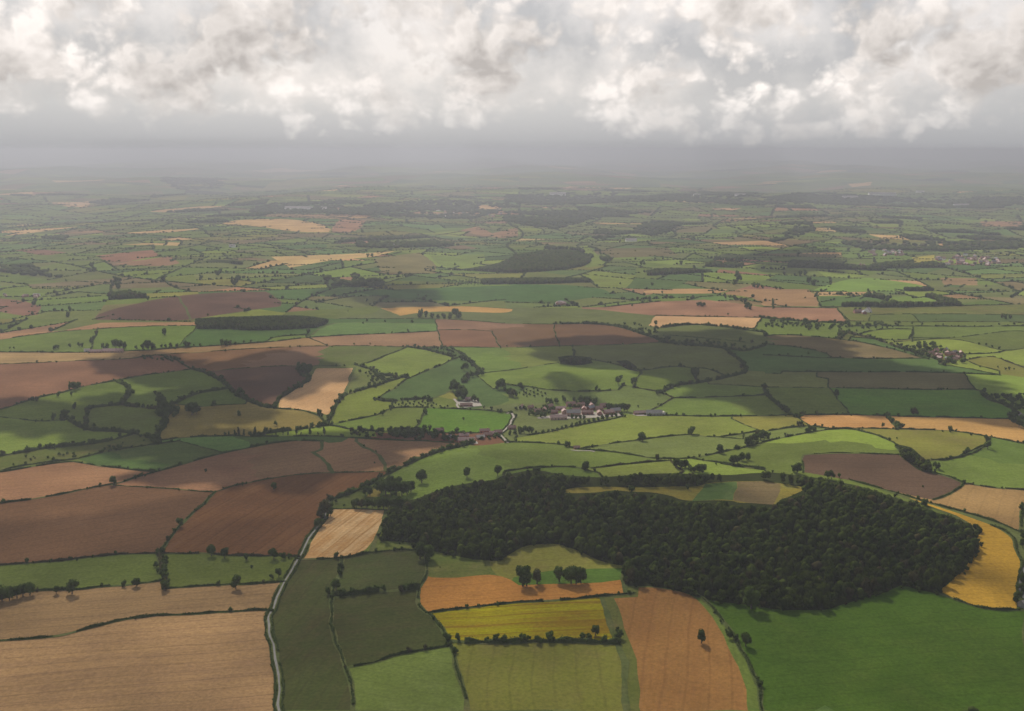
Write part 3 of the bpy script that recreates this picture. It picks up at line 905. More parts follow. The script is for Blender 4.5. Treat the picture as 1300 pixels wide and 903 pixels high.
for w, wd, m, lab in RD+[(to_world(pts(s)), wd, M_DIRT, lab) for s, wd, lab in [
        ('W 660,165 690,200 680,215 700,240', 5, 'pale farm track beside the pale barn yard'), 
        ('V 250,245 300,244 345,240', 5, 'cream track to the long pink barn'),
        ('B4 1262,560 1280,575 1300,600', 9, 'pale road bend at the right edge by the scrub wood'), ('V 500,482 560,490 640,488 680,495', 4, 'cream track by the small brick ruin')]]:
    V, Fq = ribbon(w, wd, .6); tag(link('road', mesh_np('road', V, Fq, [m])), lab, 'road', kind='structure')
for s, lab, mm in [('V 240,238 360,222 440,200 520,180 700,200 860,205 880,225 700,240 420,250', 'bare yard between the hamlet buildings', M_DIRT), ('V 960,215 1080,185 1200,200 1215,222 1000,228', 'bare earth yard right of the hamlet', M_DIRT),
                   ('W 690,190 800,150 860,190 880,220 740,235 700,215', 'bare yard around the pale barn', M_DIRT), ('W 700,500 840,500 850,520 720,512', 'concrete yard of the roadside farm', M_DIRT)]:
    w = dens(to_world(pts(s)), 12, True); c = w.mean(0); V = np.r_[w, [c]]; V = np.c_[V, hfun(V[:, 0], V[:, 1])+.5]; k = len(w)
    Fq = [(i, (i+1) % k, k) for i in range(k)]; tag(link('yard', mesh_np('yard', V, Fq, [mm])), lab, 'yard', kind='structure')

# ------------------------------------------------------------------ crowns
def ico(sub):
    import bmesh
    bm = bmesh.new(); bmesh.ops.create_icosphere(bm, subdivisions=sub, radius=1.0)
    V = np.array([v.co[:] for v in bm.verts]); Fc = np.array([[v.index for v in f.verts] for f in bm.faces]); bm.free(); return V, Fc
I1, I2, I3 = ico(1), ico(2), ico(3)
def blob(base, rs, shape=(1, 1, 1), amp=.25):
    V, Fc = base; V = V.copy(); ph = rs.uniform(0, 6.28, (5, 3)); k = rs.normal(0, 2.4, (5, 3))
    d = sum(np.sin(V@k[i]+ph[i, 0]) for i in range(5))/5
    V = V*(1+amp*d[:, None]*1.7+rs.normal(0, amp*.28, (len(V), 1)))
    return V*np.array(shape), Fc
def crown(rs, nleaf, core, kind='round'):
    """unit crown: about 1 wide and 1 tall, centred over the origin, base at z = 0"""
    lob = []
    n = rs.integers(6, 10)
    if kind == 'tall':
        for i in range(7): lob.append((rs.normal(0, .05), rs.normal(0, .05), .14+.115*i, .22*(1-i/9)+.03))
    else:
        lob.append((0, 0, .52, .30))
        for i in range(n):
            a = i*2.4+rs.normal(0, .3); rr = rs.uniform(.12, .30); z = rs.uniform(.26, .80)
            lob.append((rr*math.cos(a), rr*math.sin(a), z, rs.uniform(.15, .25)))
    VV, FF, o = [], [], 0
    for (x, y, z, r) in lob:
        V, Fc = blob(core, rs, (r*.93, r*.93, r*.85), .16); V = V+np.array([x, y, z]); VV.append(V); FF.append(Fc+o); o += len(V)
    L_ = np.array(lob); i = rs.integers(0, len(lob), nleaf*3); d = rs.normal(0, 1, (nleaf*3, 3)); d[:, 2] += .25; d /= np.linalg.norm(d, axis=1)[:, None]
    p = L_[i, :3]+d*L_[i, 3:4]*rs.uniform(.9, 1.14, (nleaf*3, 1))
    dist = np.linalg.norm(p[:, None]-L_[None, :, :3], axis=2)-L_[None, :, 3]*.86
    ok = (dist.min(1) > 0)
    p, d = p[ok][:nleaf], d[ok][:nleaf]; m = len(p)
    nn = d+rs.normal(0, .45, (m, 3)); nn /= np.linalg.norm(nn, axis=1)[:, None]
    t = np.cross(nn, rs.normal(0, 1, (m, 3))); t /= np.linalg.norm(t, axis=1)[:, None]; b = np.cross(nn, t)
    s = rs.uniform(.035, .07, (m, 1))*(1.5 if nleaf < 200 else 1)
    q = np.stack([p+t*s, p+b*s*.9, p-t*s*.8-b*s*.7], 1).reshape(-1, 3)
    VV.append(q); FF.append(np.arange(len(q)).reshape(-1, 3)+o)
    V = np.concatenate(VV); Fc = np.concatenate(FF)
    V[:, 2] = (V[:, 2]-V[:, 2].min())/(V[:, 2].max()-V[:, 2].min()); w = max(np.ptp(V[:, 0]), np.ptp(V[:, 1])); V[:, :2] /= w
    return V, Fc
rs = np.random.default_rng(21)
CR_HI = [crown(rs, 520, I1) for _ in range(7)]; CR_HI_TALL = [crown(rs, 420, I1, 'tall') for _ in range(3)]
CR_MD = [crown(rs, 90, ico(1)) for _ in range(8)]; CR_MD_TALL = [crown(rs, 70, I1, 'tall') for _ in range(3)]
def lowcrown(rs, base, amp):
    V, Fc = blob(base, rs, (.5, .5, .5), amp); V[:, 2] -= V[:, 2].min(); V[:, 2] /= V[:, 2].max(); return V, Fc
def dome(rs):
    VV, FF, o = [], [], 0
    lob = [(0, 0, .62, .36)]+[(.27*math.cos(a+rs.normal(0, .2)), .27*math.sin(a), rs.uniform(.38, .66), rs.uniform(.19, .26)) for a in np.arange(5)*1.2566+rs.uniform(0, 1)]
    for (x, y, z, r) in lob:
        V, Fc = blob(I2 if r > .3 else I1, rs, (r, r, r*.95), .13); VV.append(V+np.array([x, y, z])); FF.append(Fc+o); o += len(V)
    V = np.concatenate(VV); V[:, 2] /= V[:, 2].max(); V[:, :2] /= np.ptp(V[:, 0]); return V, np.concatenate(FF)
CR_WD = [dome(rs) for _ in range(9)]
CR_LO = [lowcrown(rs, I2, .30) for _ in range(8)]; CR_XL = [lowcrown(rs, I1, .28) for _ in range(8)]
def merge(name, tmpls, pos, sc, mat, label, cat, kind='stuff', tints=None, smoothf=False):
    """pos (n,3), sc (n,2) width and height"""
    n = len(pos)
    if n == 0: return None
    ti = rng.integers(0, len(tmpls), n); rot = rng.uniform(0, 6.28, n); VV, FF, TT, o = [], [], [], 0
    tn = rng.uniform(0, 1, n) if tints is None else tints
    for k, (V, Fc) in enumerate(tmpls):
        m = np.nonzero(ti == k)[0]
        if not len(m): continue
        c, s = np.cos(rot[m])[:, None], np.sin(rot[m])[:, None]
        X = (V[None, :, 0]*c-V[None, :, 1]*s)*sc[m, 0:1]+pos[m, 0:1]; Y = (V[None, :, 0]*s+V[None, :, 1]*c)*sc[m, 0:1]+pos[m, 1:2]; Z = V[None, :, 2]*sc[m, 1:2]+pos[m, 2:3]
        VV.append(np.stack([X, Y, Z], 2).reshape(-1, 3)); FF.append((Fc[None]+(np.arange(len(m))*len(V))[:, None, None]+o).reshape(-1, 3)); TT.append(np.repeat(tn[m], len(Fc))); o += len(m)*len(V)
    me = mesh_np(name, np.concatenate(VV), np.concatenate(FF), [mat], smoothf, np.concatenate(TT))
    return tag(link(name, me), label, cat, kind=kind)
def trunk_mesh(name, h=1.0):
    # tapered, slightly bent trunk with three limbs; unit height
    V, Fc, o = [], [], 0
    def limb(path, rads, k=6):
        nonlocal o
        for (x, y, z), r in zip(path, rads):
            for j in range(k): a = j*2*math.pi/k; V.append((x+r*math.cos(a), y+r*math.sin(a), z))
        for i in range(len(path)-1):
            for j in range(k): Fc.append((o+i*k+j, o+i*k+(j+1) % k, o+(i+1)*k+(j+1) % k, o+(i+1)*k+j))
        o += len(path)*k
    limb([(0, 0, -.06), (.01, 0, .15), (.0, .02, .4), (.02, .01, .7)], [.05, .034, .026, .014])
    for a in (0.3, 2.4, 4.4): limb([(0, .01, .3), (.1*math.cos(a), .1*math.sin(a), .45), (.22*math.cos(a), .22*math.sin(a), .62)], [.022, .014, .006])
    return mesh_np(name, V, Fc, [M_BARK])
TRUNK = trunk_mesh('trunk')
CM_HI = [mesh_np('crown', V, Fc, [M_LEAF]) for V, Fc in CR_HI]; CM_TALL = [mesh_np('crown', V, Fc, [M_LEAF]) for V, Fc in CR_HI_TALL]
CM_MD = [mesh_np('crown', V, Fc, [M_LEAF]) for V, Fc in CR_MD]
CM_W = [mesh_np('crown', V, Fc, [M_WOOD]) for V, Fc in CR_HI]
# ------------------------------------------------------------------ single trees: tile x,y(foot),height in tile units
TREES = '''
A1 500,195,44 598,170,22 640,157,13 668,142,24 703,136,17 550,180,12 795,378,40 740,442,26 730,458,15 385,214,13 790,219,11 648,209,9 932,507,52 990,515,44 1085,526,30 1040,652,60 248,674,36 318,674,66 545,642,32 600,642,40 728,660,46 718,522,24 722,545,24 720,565,24 724,586,24 721,603,22 410,514,12 340,530,9 150,540,9 220,536,8 1045,197,12 1070,197,17 1085,192,16 985,212,10 598,786,13 10,706,72 42,704,62 75,694,60 102,684,56 132,680,58 -15,710,70 165,662,18 1110,560,10
A2 97,217,38 320,332,75 300,345,45 345,332,42 290,382,45 308,376,34 345,300,30 97,522,48 138,520,32 165,516,22 118,600,40 85,606,22 370,517,32 370,657,52 748,184,60 948,162,48 1082,152,46 370,275,22 500,240,42 520,243,40 485,208,26 510,198,28 445,288,30 460,296,46 482,298,44 505,300,48 530,298,40 555,300,52 580,302,58 600,300,50 632,306,62 655,306,58 675,300,48 570,230,62 590,238,66 612,240,70 636,242,70 660,240,66 684,236,58 700,225,50 578,210,50 610,205,52 645,205,50 388,590,30 392,562,30 383,575,24 740,520,72 776,522,68 760,515,50 395,520,18 540,100,8 625,258,40
A3 82,640,88 100,640,70 145,630,64 243,620,64 295,628,78 318,630,66 338,626,72 402,858,48 870,892,60 1065,905,62 995,872,36 1022,878,30 980,850,22 275,26,28 285,22,22 358,130,42 675,84,28 757,118,42 778,120,36 800,118,38 860,138,38 880,136,36 840,135,30 820,132,28 953,54,40 1022,36,22 1010,104,42 1030,100,38 1048,88,38 1075,85,34 1095,22,28 1075,22,26 1115,18,24 808,214,26 565,226,30 555,220,26 855,196,26 510,870,40 500,840,24 930,760,14 955,800,16 1090,740,100
A4 145,142,48 132,138,34 280,166,36 298,168,40 765,124,32 750,112,26 895,54,28 985,34,38 578,247,20 672,282,22 705,288,34 712,284,30 1135,302,34 1140,330,26 1140,470,40 1142,430,34 38,140,14 700,205,10 330,162,20 1138,620,40 1128,660,36 1115,700,40 1110,720,36
B1 823,180,38 455,217,30 482,182,26 468,200,20 275,252,28 290,250,22 350,240,20 395,238,26 410,240,24 515,250,34 535,248,30 580,246,50 600,248,46 622,246,36 565,232,30 680,250,20 715,250,32 742,254,50 765,252,42 808,242,18 828,242,20 855,240,26 885,240,22 930,240,36 945,238,28 970,236,14 1000,236,16 70,248,12 50,248,12 1110,234,38 1130,232,34 1150,230,28 1175,228,18 1220,220,16 1255,214,14 350,450,40 375,455,44 395,448,38 165,512,28 185,510,26 292,486,28 357,482,22 267,604,38 373,550,38 470,640,24 535,660,22 1070,535,34 960,580,70 985,575,50 940,560,40 1195,585,36 1200,480,42 1215,490,34 610,520,30 805,530,60 820,560,60 180,615,16 210,612,14 710,738,14 1258,742,20 600,755,30 575,758,24 1195,685,48 1175,684,34 1220,684,36 1275,680,44 1125,682,22 1145,682,24 185,320,16 282,318,12 600,302,12 1127,262,14 985,470,14 1030,865,20 340,90,30 1040,85,14 1232,60,16
B2 18,680,38 65,680,44 155,678,42 222,680,40 290,678,38 362,680,42 180,682,22 245,682,20 120,682,20 40,682,22 330,680,18 118,632,26 260,372,56 240,366,40 285,370,44 280,416,34 232,448,30 250,445,24 212,450,26 130,510,26 336,580,34 402,560,30 350,590,22 455,500,26 420,335,12 462,335,12 400,240,8 375,234,12 240,240,12 190,242,12 92,248,12 510,230,12 590,226,10 780,164,18 555,124,12 850,70,26 840,90,40 870,92,36 900,95,30 930,98,26 960,96,30 990,98,34 1020,90,46 1035,95,36 575,112,16 665,115,14 800,118,18 282,175,34 1050,305,34 1060,358,42 1075,345,30 1080,400,38 1100,390,36 1125,385,34 1150,380,34 1095,330,30 1005,460,56 1025,470,60 1045,480,56 1060,490,50 1030,500,52 1060,505,50 1010,440,44 880,518,28 895,516,24 868,575,30 830,622,24 652,578,24 690,545,18 890,660,34 505,660,16 1245,450,56 1265,460,30 1225,455,24 1290,480,40 1198,556,22 1245,568,24 1110,510,36 1130,515,24 1230,565,20 1160,545,14 560,738,14 620,766,12 1058,604,16 780,510,12 820,508,10 1270,718,14 1275,238,10
B3 0,445,34 82,448,36 45,490,44 25,485,40 60,488,30 460,456,26 570,425,40 645,430,40 585,400,24 765,476,30 795,478,22 955,400,60 960,390,50 880,340,24 945,380,40 1055,585,16 1183,588,18 160,674,18 191,672,18 222,668,20 242,664,18 266,660,18 290,650,18 310,646,20 338,640,24 360,634,22 380,628,24 402,624,20 424,620,24 448,614,26 470,608,22 492,604,24 515,598,24 538,594,26 560,590,24 585,584,26 605,590,14 692,710,46 680,708,30 938,680,46 925,675,30 1080,770,44 1160,748,20 767,802,30 310,740,30 325,738,22 1215,735,50 1235,725,46 1255,715,44 1270,700,44 1290,690,40 408,856,46 862,838,44 880,842,34 905,842,38 920,840,30 965,864,34 985,866,34 935,862,28 1150,825,48 1140,822,36 1190,808,40 1218,805,38 28,680,28 55,676,30 80,672,38 100,672,42 125,672,40 140,668,30 60,712,16 215,520,30 235,525,34 260,520,30 300,510,32 350,512,26 385,520,40 405,525,44 430,520,38 455,522,36 415,535,34 520,555,38 535,555,36 550,558,38 565,558,36 580,560,40 600,560,42 615,562,40 145,580,24 165,585,22 185,590,28 205,588,28 225,575,24 240,560,26 190,560,22 165,565,20 125,580,18 80,552,20 100,548,18 60,555,20 60,590,18 340,595,24 380,600,22 400,600,20 360,600,22 670,540,12 770,530,12 757,130,26 830,130,14 965,210,24 985,36,26 970,34,22 1000,36,22 570,32,14 505,36,12 640,34,10 130,240,14 595,228,12 1060,830,14 115,850,14 160,866,30 150,860,24 175,864,24 1120,80,12 1180,210,24 1240,220,20
B4 365,490,42 355,485,28 752,578,40 742,570,30 765,576,26 263,580,26 200,582,26 185,580,20 680,645,32 665,645,28 695,645,26 595,640,24 928,664,34 935,666,28 1035,682,16 1115,714,34 1108,700,26 1120,740,24 1013,768,30 232,665,38 215,668,30 250,660,28 290,642,18 170,640,34 185,636,28 345,650,18 110,585,20 150,590,20 105,685,18 0,702,44 -18,704,46 20,698,34 737,652,8 893,664,12 665,700,8 120,280,12 222,275,14 870,455,16 885,455,14 835,362,10 1080,340,10 1170,345,14 1208,355,16 1225,355,18 1250,355,12 1175,250,16 1140,240,14 1110,232,14 1075,228,14 505,30,12 480,60,22 455,58,18 710,45,12 615,40,14 1205,100,30 1190,95,26 1230,98,24 1175,130,14 1250,128,14 790,130,16 740,125,14 895,130,10 860,105,8 1230,590,30 1245,600,34 1275,640,44 1220,585,20 65,515,10 55,510,12 75,525,14 95,540,14 110,550,16 125,560,18
C1 1225,775,22 1005,610,26 815,620,34 590,660,44 580,630,40 460,555,40 470,575,34 735,585,18 330,620,14 300,740,12 350,768,30 645,600,16 670,705,20 700,700,22 740,715,24 1090,590,30 1105,580,26 1180,630,40 1165,640,36 1190,615,30
C2 250,595,22 345,575,24 395,510,8 480,770,8 830,695,14 870,698,14 860,700,10 335,725,20 320,728,18 575,720,16 590,740,12 580,500,22 600,500,22 790,475,10 1015,540,14 1110,540,14 1145,535,18 540,560,10
C3 570,740,16 505,742,12 640,745,12 985,745,24 970,742,18 1000,742,18 1105,705,20 1130,705,20 1155,715,24 1185,725,30 1205,735,36 1215,755,36 1230,760,30 685,540,22 700,538,18 1060,515,28 1075,512,24 1120,530,30 1140,535,36 1165,530,40 1185,525,30 885,540,26 1165,600,40 1175,620,40 1155,640,36 1250,650,30 1270,655,30 1290,655,20 740,640,18 790,680,14 580,635,12 655,470,10 440,345,20 460,380,26 500,420,30 480,410,26 540,400,34
C4 520,670,16 80,660,16 205,705,10 45,735,18 280,745,20 270,700,16 655,745,10 60,660,20 100,590,22 30,600,20 85,555,16 180,595,30 205,590,30 225,630,34 245,640,34 665,570,20 690,575,20 720,565,18 945,590,20 1110,650,16 1190,690,14 910,610,16
'''
items = []      # px, py, height m, x, y
for row in TREES.strip().split('\n'):
    t, rest = row.split(' ', 1); ox, oy, s = TILES[t]
    for tk in rest.split():
        a, b, h = (float(q) for q in tk.split(',')); px, py = ox+a*s, oy+b*s; x, y = at(px, py); x = float(x); y = float(y)
        f = y*math.cos(PITCH)+CAMH*math.sin(PITCH); hm = h*s*f/F/math.cos(math.atan(CAMH/math.hypot(x, y)))
        items.append((px, py, min(max(hm, 4), 30), x, y))
print('single trees', len(items))
items.sort(key=lambda t: -t[2]/math.hypot(t[3], t[4]))
extra_pos, extra_sc = [], []
tl = []
KIND = ['broad round-headed', 'dense dark', 'loose irregular', 'tall oval', 'squat bushy', 'lopsided', 'narrow upright', 'open-crowned']
for i, (px, py, hm, x, y) in enumerate(items):
    z = float(hfun(x, y)); d = math.hypot(x, y)
    poplar = 670 > py > 540 and px < 420 and 548 < py < 557
    w = hm*random.uniform(.72, .98)*(0.5 if poplar else 1)
    if i >= 295: extra_pos.append((x, y, z)); extra_sc.append((w, hm)); continue
    rz = random.uniform(0, 6.28)
    big = hm/d*F > 10.5
    if big:
        o = link('tree', None, None, (x, y, z), rz)
        k = i % 7
        c = link('crown', CM_TALL[i % 3] if poplar else CM_HI[k], o, (0, 0, hm*.13), 0, (w, w*random.uniform(.88, 1.0), hm*.87))
        link('trunk', TRUNK, o, (0, 0, 0), 0, (hm, hm, hm))
    else:
        k = i % 8
        o = link('tree', CM_TALL[i % 3] if poplar else CM_MD[k], None, (x, y, z-.05*hm), rz, (w, w*random.uniform(.85, 1.0), hm*1.05))
    size = 'large' if hm > 17 else ('medium' if hm > 10 else 'small')
    if hm < 7: nm = size+' hedge bush'
    else: nm = size+' '+(KIND[6] if poplar else KIND[[0, 1, 2, 3, 4, 5, 7][int(w*10) % 7]])+' tree'
    tag(o, '', 'tree', 'scattered field and hedgerow trees'); tl.append([o, nm+' '+where(px, py), px, py])
uniquify(tl)

# ------------------------------------------------------------------ woods
def fill(poly, spacing, jitter=.45, prob=None):
    lo, hi = poly.min(0), poly.max(0); nx, ny = int((hi[0]-lo[0])/spacing)+2, int((hi[1]-lo[1])/spacing)+2
    gx, gy = np.meshgrid(np.arange(nx), np.arange(ny)); gx = gx+.5*(gy % 2); p = np.stack([lo[0]+gx.ravel()*spacing, lo[1]+gy.ravel()*spacing*.87], 1)
    p = p+rng.normal(0, spacing*jitter*.5, p.shape); m = inside(p[:, 0], p[:, 1], poly); p = p[m]
    if prob is not None: p = p[rng.uniform(0, 1, len(p)) < prob(p)]
    return p
bigw = [w for st, nm, w in polys if nm.startswith('floor')][0]
clear = [w for st, nm, w in polys if 'clearing' in nm]
p = fill(bigw, 8.9, .85)
def top_in(p, h, w, k=.8):
    """does the upper part of a tree at p show inside the outline w of the photograph?"""
    z0 = hfun(p[:, 0], p[:, 1]); ax, ay = topx(p[:, 0], p[:, 1], z0+h*k); wx, wy = topx(w[:, 0], w[:, 1], hfun(w[:, 0], w[:, 1])); return inside(ax, ay, np.stack([wx, wy], 1))
n = len(p)
lf = .5+.5*np.sin(p[:, 0]/90+1.3*np.sin(p[:, 1]/120))*np.sin(p[:, 1]/75+p[:, 0]/160)
hh = 8.5+9.5*rng.uniform(0, 1, n)**1.3+3*lf; ww = 4.5+hh*rng.uniform(.18, .52, n)
ok = top_in(p, hh, bigw)
for w in clear:
    ok &= ~inside(p[:, 0], p[:, 1], w)
    for k in (.2, .45, .7, .95): ok &= ~top_in(p, hh, w, k)
p, lf, hh, ww = p[ok], lf[ok], hh[ok], ww[ok]; n = len(p); z = hfun(p[:, 0], p[:, 1])
ppx, ppy = topx(p[:, 0], p[:, 1], z)
tall = (ppx < 700+60*np.sin(ppy/14)) & (ppy < 690) & (rng.uniform(0, 1, n) < .45)      # the part with narrower crowns
# trees on the front rim come down to the ground and show largest
d = np.hypot(p[:, 0], p[:, 1]); rim = np.zeros(n)
ordr = np.argsort(-(hh/d)*(1+.35*(ppy > 735)))
front = ordr[:290]; rest = ordr[290:]
tn = np.clip(.42+.26*rng.normal(0, 1, n)+.3*(lf-.5)+.4*(rng.uniform(0, 1, n) < .05), 0, .999)
wl = []
for j, i in enumerate(front):
    x, y = float(p[i, 0]), float(p[i, 1]); o = link('woodland_tree', CM_W[j % 7], None, (x, y, float(z[i])+.1), random.uniform(0, 6.28), (float(ww[i])*1.12,)*2+(float(hh[i]),))
    px, py = float(ppx[i]), float(ppy[i])
    seg = 'behind the orange stubble' if px < 905 else ('above the large meadow' if px < 1150 else 'beside the golden wheat')
    if px < 800: seg = 'above the olive pasture' if px > 640 else 'by the dark hedge'
    dep = 'front rank' if py > {True: 745, False: 755}[px < 905] else 'inner rank'
    
    tag(o, 'dark crown in the %s of the wood %s' % (dep, seg), 'tree', 'front trees of the big wood')
b0, b1 = rest[~tall[rest]], rest[tall[rest]]
near_ = b0[d[b0] < 1750]; far_ = b0[d[b0] >= 1750]
def P3(i, q=None): return np.c_[p[i], z[i]]
def S2(i, kw=1.0, kh=1.0): return np.c_[ww[i]*kw, hh[i]*kh]
root = link('woodland', None); tag(root, 'closed canopy of dark trees filling the big wood on the hill', 'woodland', kind='stuff')
for nm, ids, tm, kw, kh in (('broadleaf_canopy', near_, CR_WD[:5]+CR_MD[:4], 1.1, 1), ('far_canopy', far_, CR_WD[:5]+CR_MD[:4], 1.1, 1), ('narrow_canopy', b1, CR_MD_TALL, .95, 1.08)):
    o = merge(nm, tm, P3(ids), S2(ids, kw, kh), M_WOOD, '', '', tints=tn[ids])
    if o is None: continue
    del o['label']
    if 'category' in o: del o['category']
    o['kind'] = 'stuff'; o.parent = root
# ragged bushy margin of the wood
e_ = dens(bigw, 5, True); e_ = e_+rng.normal(0, 2.6, e_.shape); e_ = e_[(topx(e_[:, 0], e_[:, 1], hfun(e_[:, 0], e_[:, 1]))[1] > 668) & (rng.uniform(0, 1, len(e_)) < .8)]; h_ = rng.uniform(2.5, 9, len(e_)); merge('margin_bushes', CR_MD, np.c_[e_, hfun(e_[:, 0], e_[:, 1])-.2], np.c_[h_*1.1, h_], M_WOOD, 'bushy undergrowth along the ragged margin of the big wood', 'undergrowth')
def nz2(q, s1, s2, ph=0):
    x, y = q[:, 0], q[:, 1]; return (np.sin(x/s1+ph+1.7*np.sin(y/s2))+np.sin(y/s1*1.3+1.3*np.sin(x/s2*1.1+ph)))/2
# small woods and copses
cp, cs_ = [], []
for st, nm, w in polys:
    if st != 'wood' or nm: continue
    c = w.mean(0); dd = np.hypot(*c); s = 8.5*max(1, dd/3000)**.6; q = fill(w, s)
    h_ = (12+5*rng.uniform(0, 1, len(q)))*max(1, dd/5000)**.2; ok = top_in(q, h_, w, .85)
    ok &= (rng.uniform(0, 1, len(q)) < np.clip(.85+.5*nz2(q, 23, 37), .3, 1))
    if ok.sum() > 4: q, h_ = q[ok], h_[ok]
    cp.append(q); cs_.append(np.c_[np.maximum(h_*.72, s*1.15), h_])
# random woods of the far pattern
for r0 in np.nonzero(np.array([s == 'wood' for s in rstyle]) & ~rtr & (rarea > 3000))[0]:
    c = rep[r0]; dd = np.hypot(*c)
    if dd > 15000 or dd < 2500: continue
    if any(inside(c[:1], c[1:2], w)[0] for st, nm, w in polys if st == 'wood'): continue
    f = np.nonzero(reg == r0)[0]; s = 10*max(1, dd/3500); k = int(rarea[r0]/(s*s*.9))
    if k < 1: continue
    ti = rng.choice(f, k, p=area[f]/area[f].sum()); u = rng.uniform(0, 1, (k, 2)); fl = u.sum(1) > 1; u[fl] = 1-u[fl]
    a, b, c3 = VX[FA[ti, 0]], VX[FA[ti, 1]], VX[FA[ti, 2]]; q = a+(b-a)*u[:, :1]+(c3-a)*u[:, 1:]
    cp.append(q); h_ = 11+5*rng.uniform(0, 1, k)+s*.15; cs_.append(np.c_[np.full(k, s*1.15), h_])
for bp in dark_bands_px:  # scattered trees darken these bands, partly standing in for far cloud shadows
    w = dens(to_world(bp), 200, True); dd = np.hypot(*w.mean(0)); s = 26*max(1, dd/6000)**1.1
    q = fill(w, s, .9, lambda q: np.clip(.55+.9*nz2(q, 130*dd/6000, 210*dd/6000), .08, .95)); cp.append(q)
    h_ = 10+6*rng.uniform(0, 1, len(q))+s*.08; cs_.append(np.c_[s*rng.uniform(.7, 1.25, len(q)), h_])
# hedges: dense leaf strips; the traced ones are things of their own
def hedge_mesh(w, hw, ht, gap, step):
    w = dens(w, step); n = len(w)
    if n < 2: return None
    t = np.gradient(w, axis=0); t /= np.linalg.norm(t, axis=1)[:, None]+1e-9; nr = np.stack([-t[:, 1], t[:, 0]], 1)
    s = np.arange(n)*step; ph = rng.uniform(0, 60)
    env = 1+.28*np.sin(s/9+ph)+.22*np.sin(s/3.7+ph*2)+.2*np.sin(s/31+ph*3)
    keep = (np.sin(s/17+ph)+np.sin(s/41+ph*1.7)+.6*np.sin(s/6.3+ph)) < gap
    m = int(4); VV = []
    k = np.nonzero(keep)[0]
    if len(k) < 2: return None
    kk = np.repeat(k, 5); c = rng.uniform(-1, 1, len(kk)); ang = np.abs(c)
    e = env[kk]; x = w[kk]+nr[kk]*(c*hw*.5*e)[:, None]+t[kk]*rng.normal(0, step*.5, (len(kk), 1)); zz = hfun(x[:, 0], x[:, 1])+ht*e*np.sqrt(np.maximum(0, 1-c*c))*rng.uniform(.35, 1.05, len(kk))
    P = np.c_[x, zz]; nn = np.c_[nr[kk]*c[:, None], .8*np.ones(len(kk))]+rng.normal(0, .4, (len(kk), 3)); nn /= np.linalg.norm(nn, axis=1)[:, None]
    a = np.cross(nn, rng.normal(0, 1, (len(kk), 3))); a /= np.linalg.norm(a, axis=1)[:, None]; b = np.cross(nn, a); sz = (step*.62*rng.uniform(.7, 1.3, (len(kk), 1)))
    q = np.stack([P+a*sz, P+b*sz*.8, P-a*sz, P-b*sz*.7-np.c_[np.zeros((len(kk), 2)), sz*.2]], 1).reshape(-1, 3)
    # solid core, a roof-shaped strip broken at the gaps
    hb = hfun(w[:, 0], w[:, 1]); A = np.c_[w+nr*(hw*.38*env)[:, None], hb-.2]; B = np.c_[w, hb+ht*.78*env]; D = np.c_[w-nr*(hw*.38*env)[:, None], hb-.2]
    o = len(q); i = k[(k < n-1)]; i = i[np.isin(i+1, k)]
    core = np.concatenate([np.stack([o+i, o+i+1, o+n+i+1, o+n+i], 1), np.stack([o+n+i, o+n+i+1, o+2*n+i+1, o+2*n+i], 1)])
    return mesh_np('hedge', np.concatenate([q, A, B, D]), np.concatenate([np.arange(o).reshape(-1, 4), core]), [M_HEDGE])
hl = []; PRM = {'h': (2.8, 2.5, 1.5), 't': (6.5, 5.5, 1.7), 'l': (2.0, 1.5, 1.0)}
for j, (k, w) in enumerate(hedges):
    ww_ = [(w, k)]
    if k == 'r' :
        tt = np.gradient(dens(w, 15), axis=0); tt /= np.linalg.norm(tt, axis=1)[:, None]+1e-9; nn = np.stack([-tt[:, 1], tt[:, 0]], 1); wd_ = dens(w, 15)
        ww_ = [(wd_+nn*3.6, 'h'), (wd_-nn*3.6, 'h')]
    for q, kk in ww_:
        if kk not in PRM: continue
        hw, ht, gap = PRM[kk]; c = q[len(q)//2]; px, py = topx(c[0], c[1], 0); dd = np.hypot(*c)
        me = hedge_mesh(q, hw*(1+.12*(dd/3000)), ht*(1+.12*(dd/3000)), gap, 1.35*max(1, dd/1900))
        if me is None: continue
        o = link('hedge', me); nm = {'h': 'dark clipped hedge', 't': 'tall bushy hedge', 'l': 'low thin hedge'}[kk]
        if k == 'r': nm = 'roadside hedge'
        nm = nm.replace('dark clipped', 'clipped')
        tag(o, '', 'hedge', 'field hedges'); hl.append([o, nm+' '+where(float(px), float(py)), float(px), float(py)])
        # hedge bushes and small trees along it
        if kk in 'ht' and k != 'r':
            L_ = dens(q, 6); nb_ = len(L_); f_ = .12 if kk == 'h' else .70
            s_ = L_[rng.uniform(0, 1, nb_) < f_]
            if len(s_):
                s_ = s_+rng.normal(0, 1.2 if kk == 'h' else 3, s_.shape)
                hb_ = rng.uniform(3.5, 7, len(s_)) if kk == 'h' else rng.uniform(5, 11, len(s_))
                extra_pos += [(a, b, float(hfun(a, b))-.3) for a, b in s_]; extra_sc += [(h*rng.uniform(.8, 1.15), h) for h in hb_]
uniquify(hl); print('hedges', len(hl), 'hedge bushes', len(extra_pos))
merge('hedgerow_bushes', CR_MD, np.array(extra_pos), np.array(extra_sc), M_LEAF, 'bushes and small trees grown up along the middle-distance hedges', 'bushes')
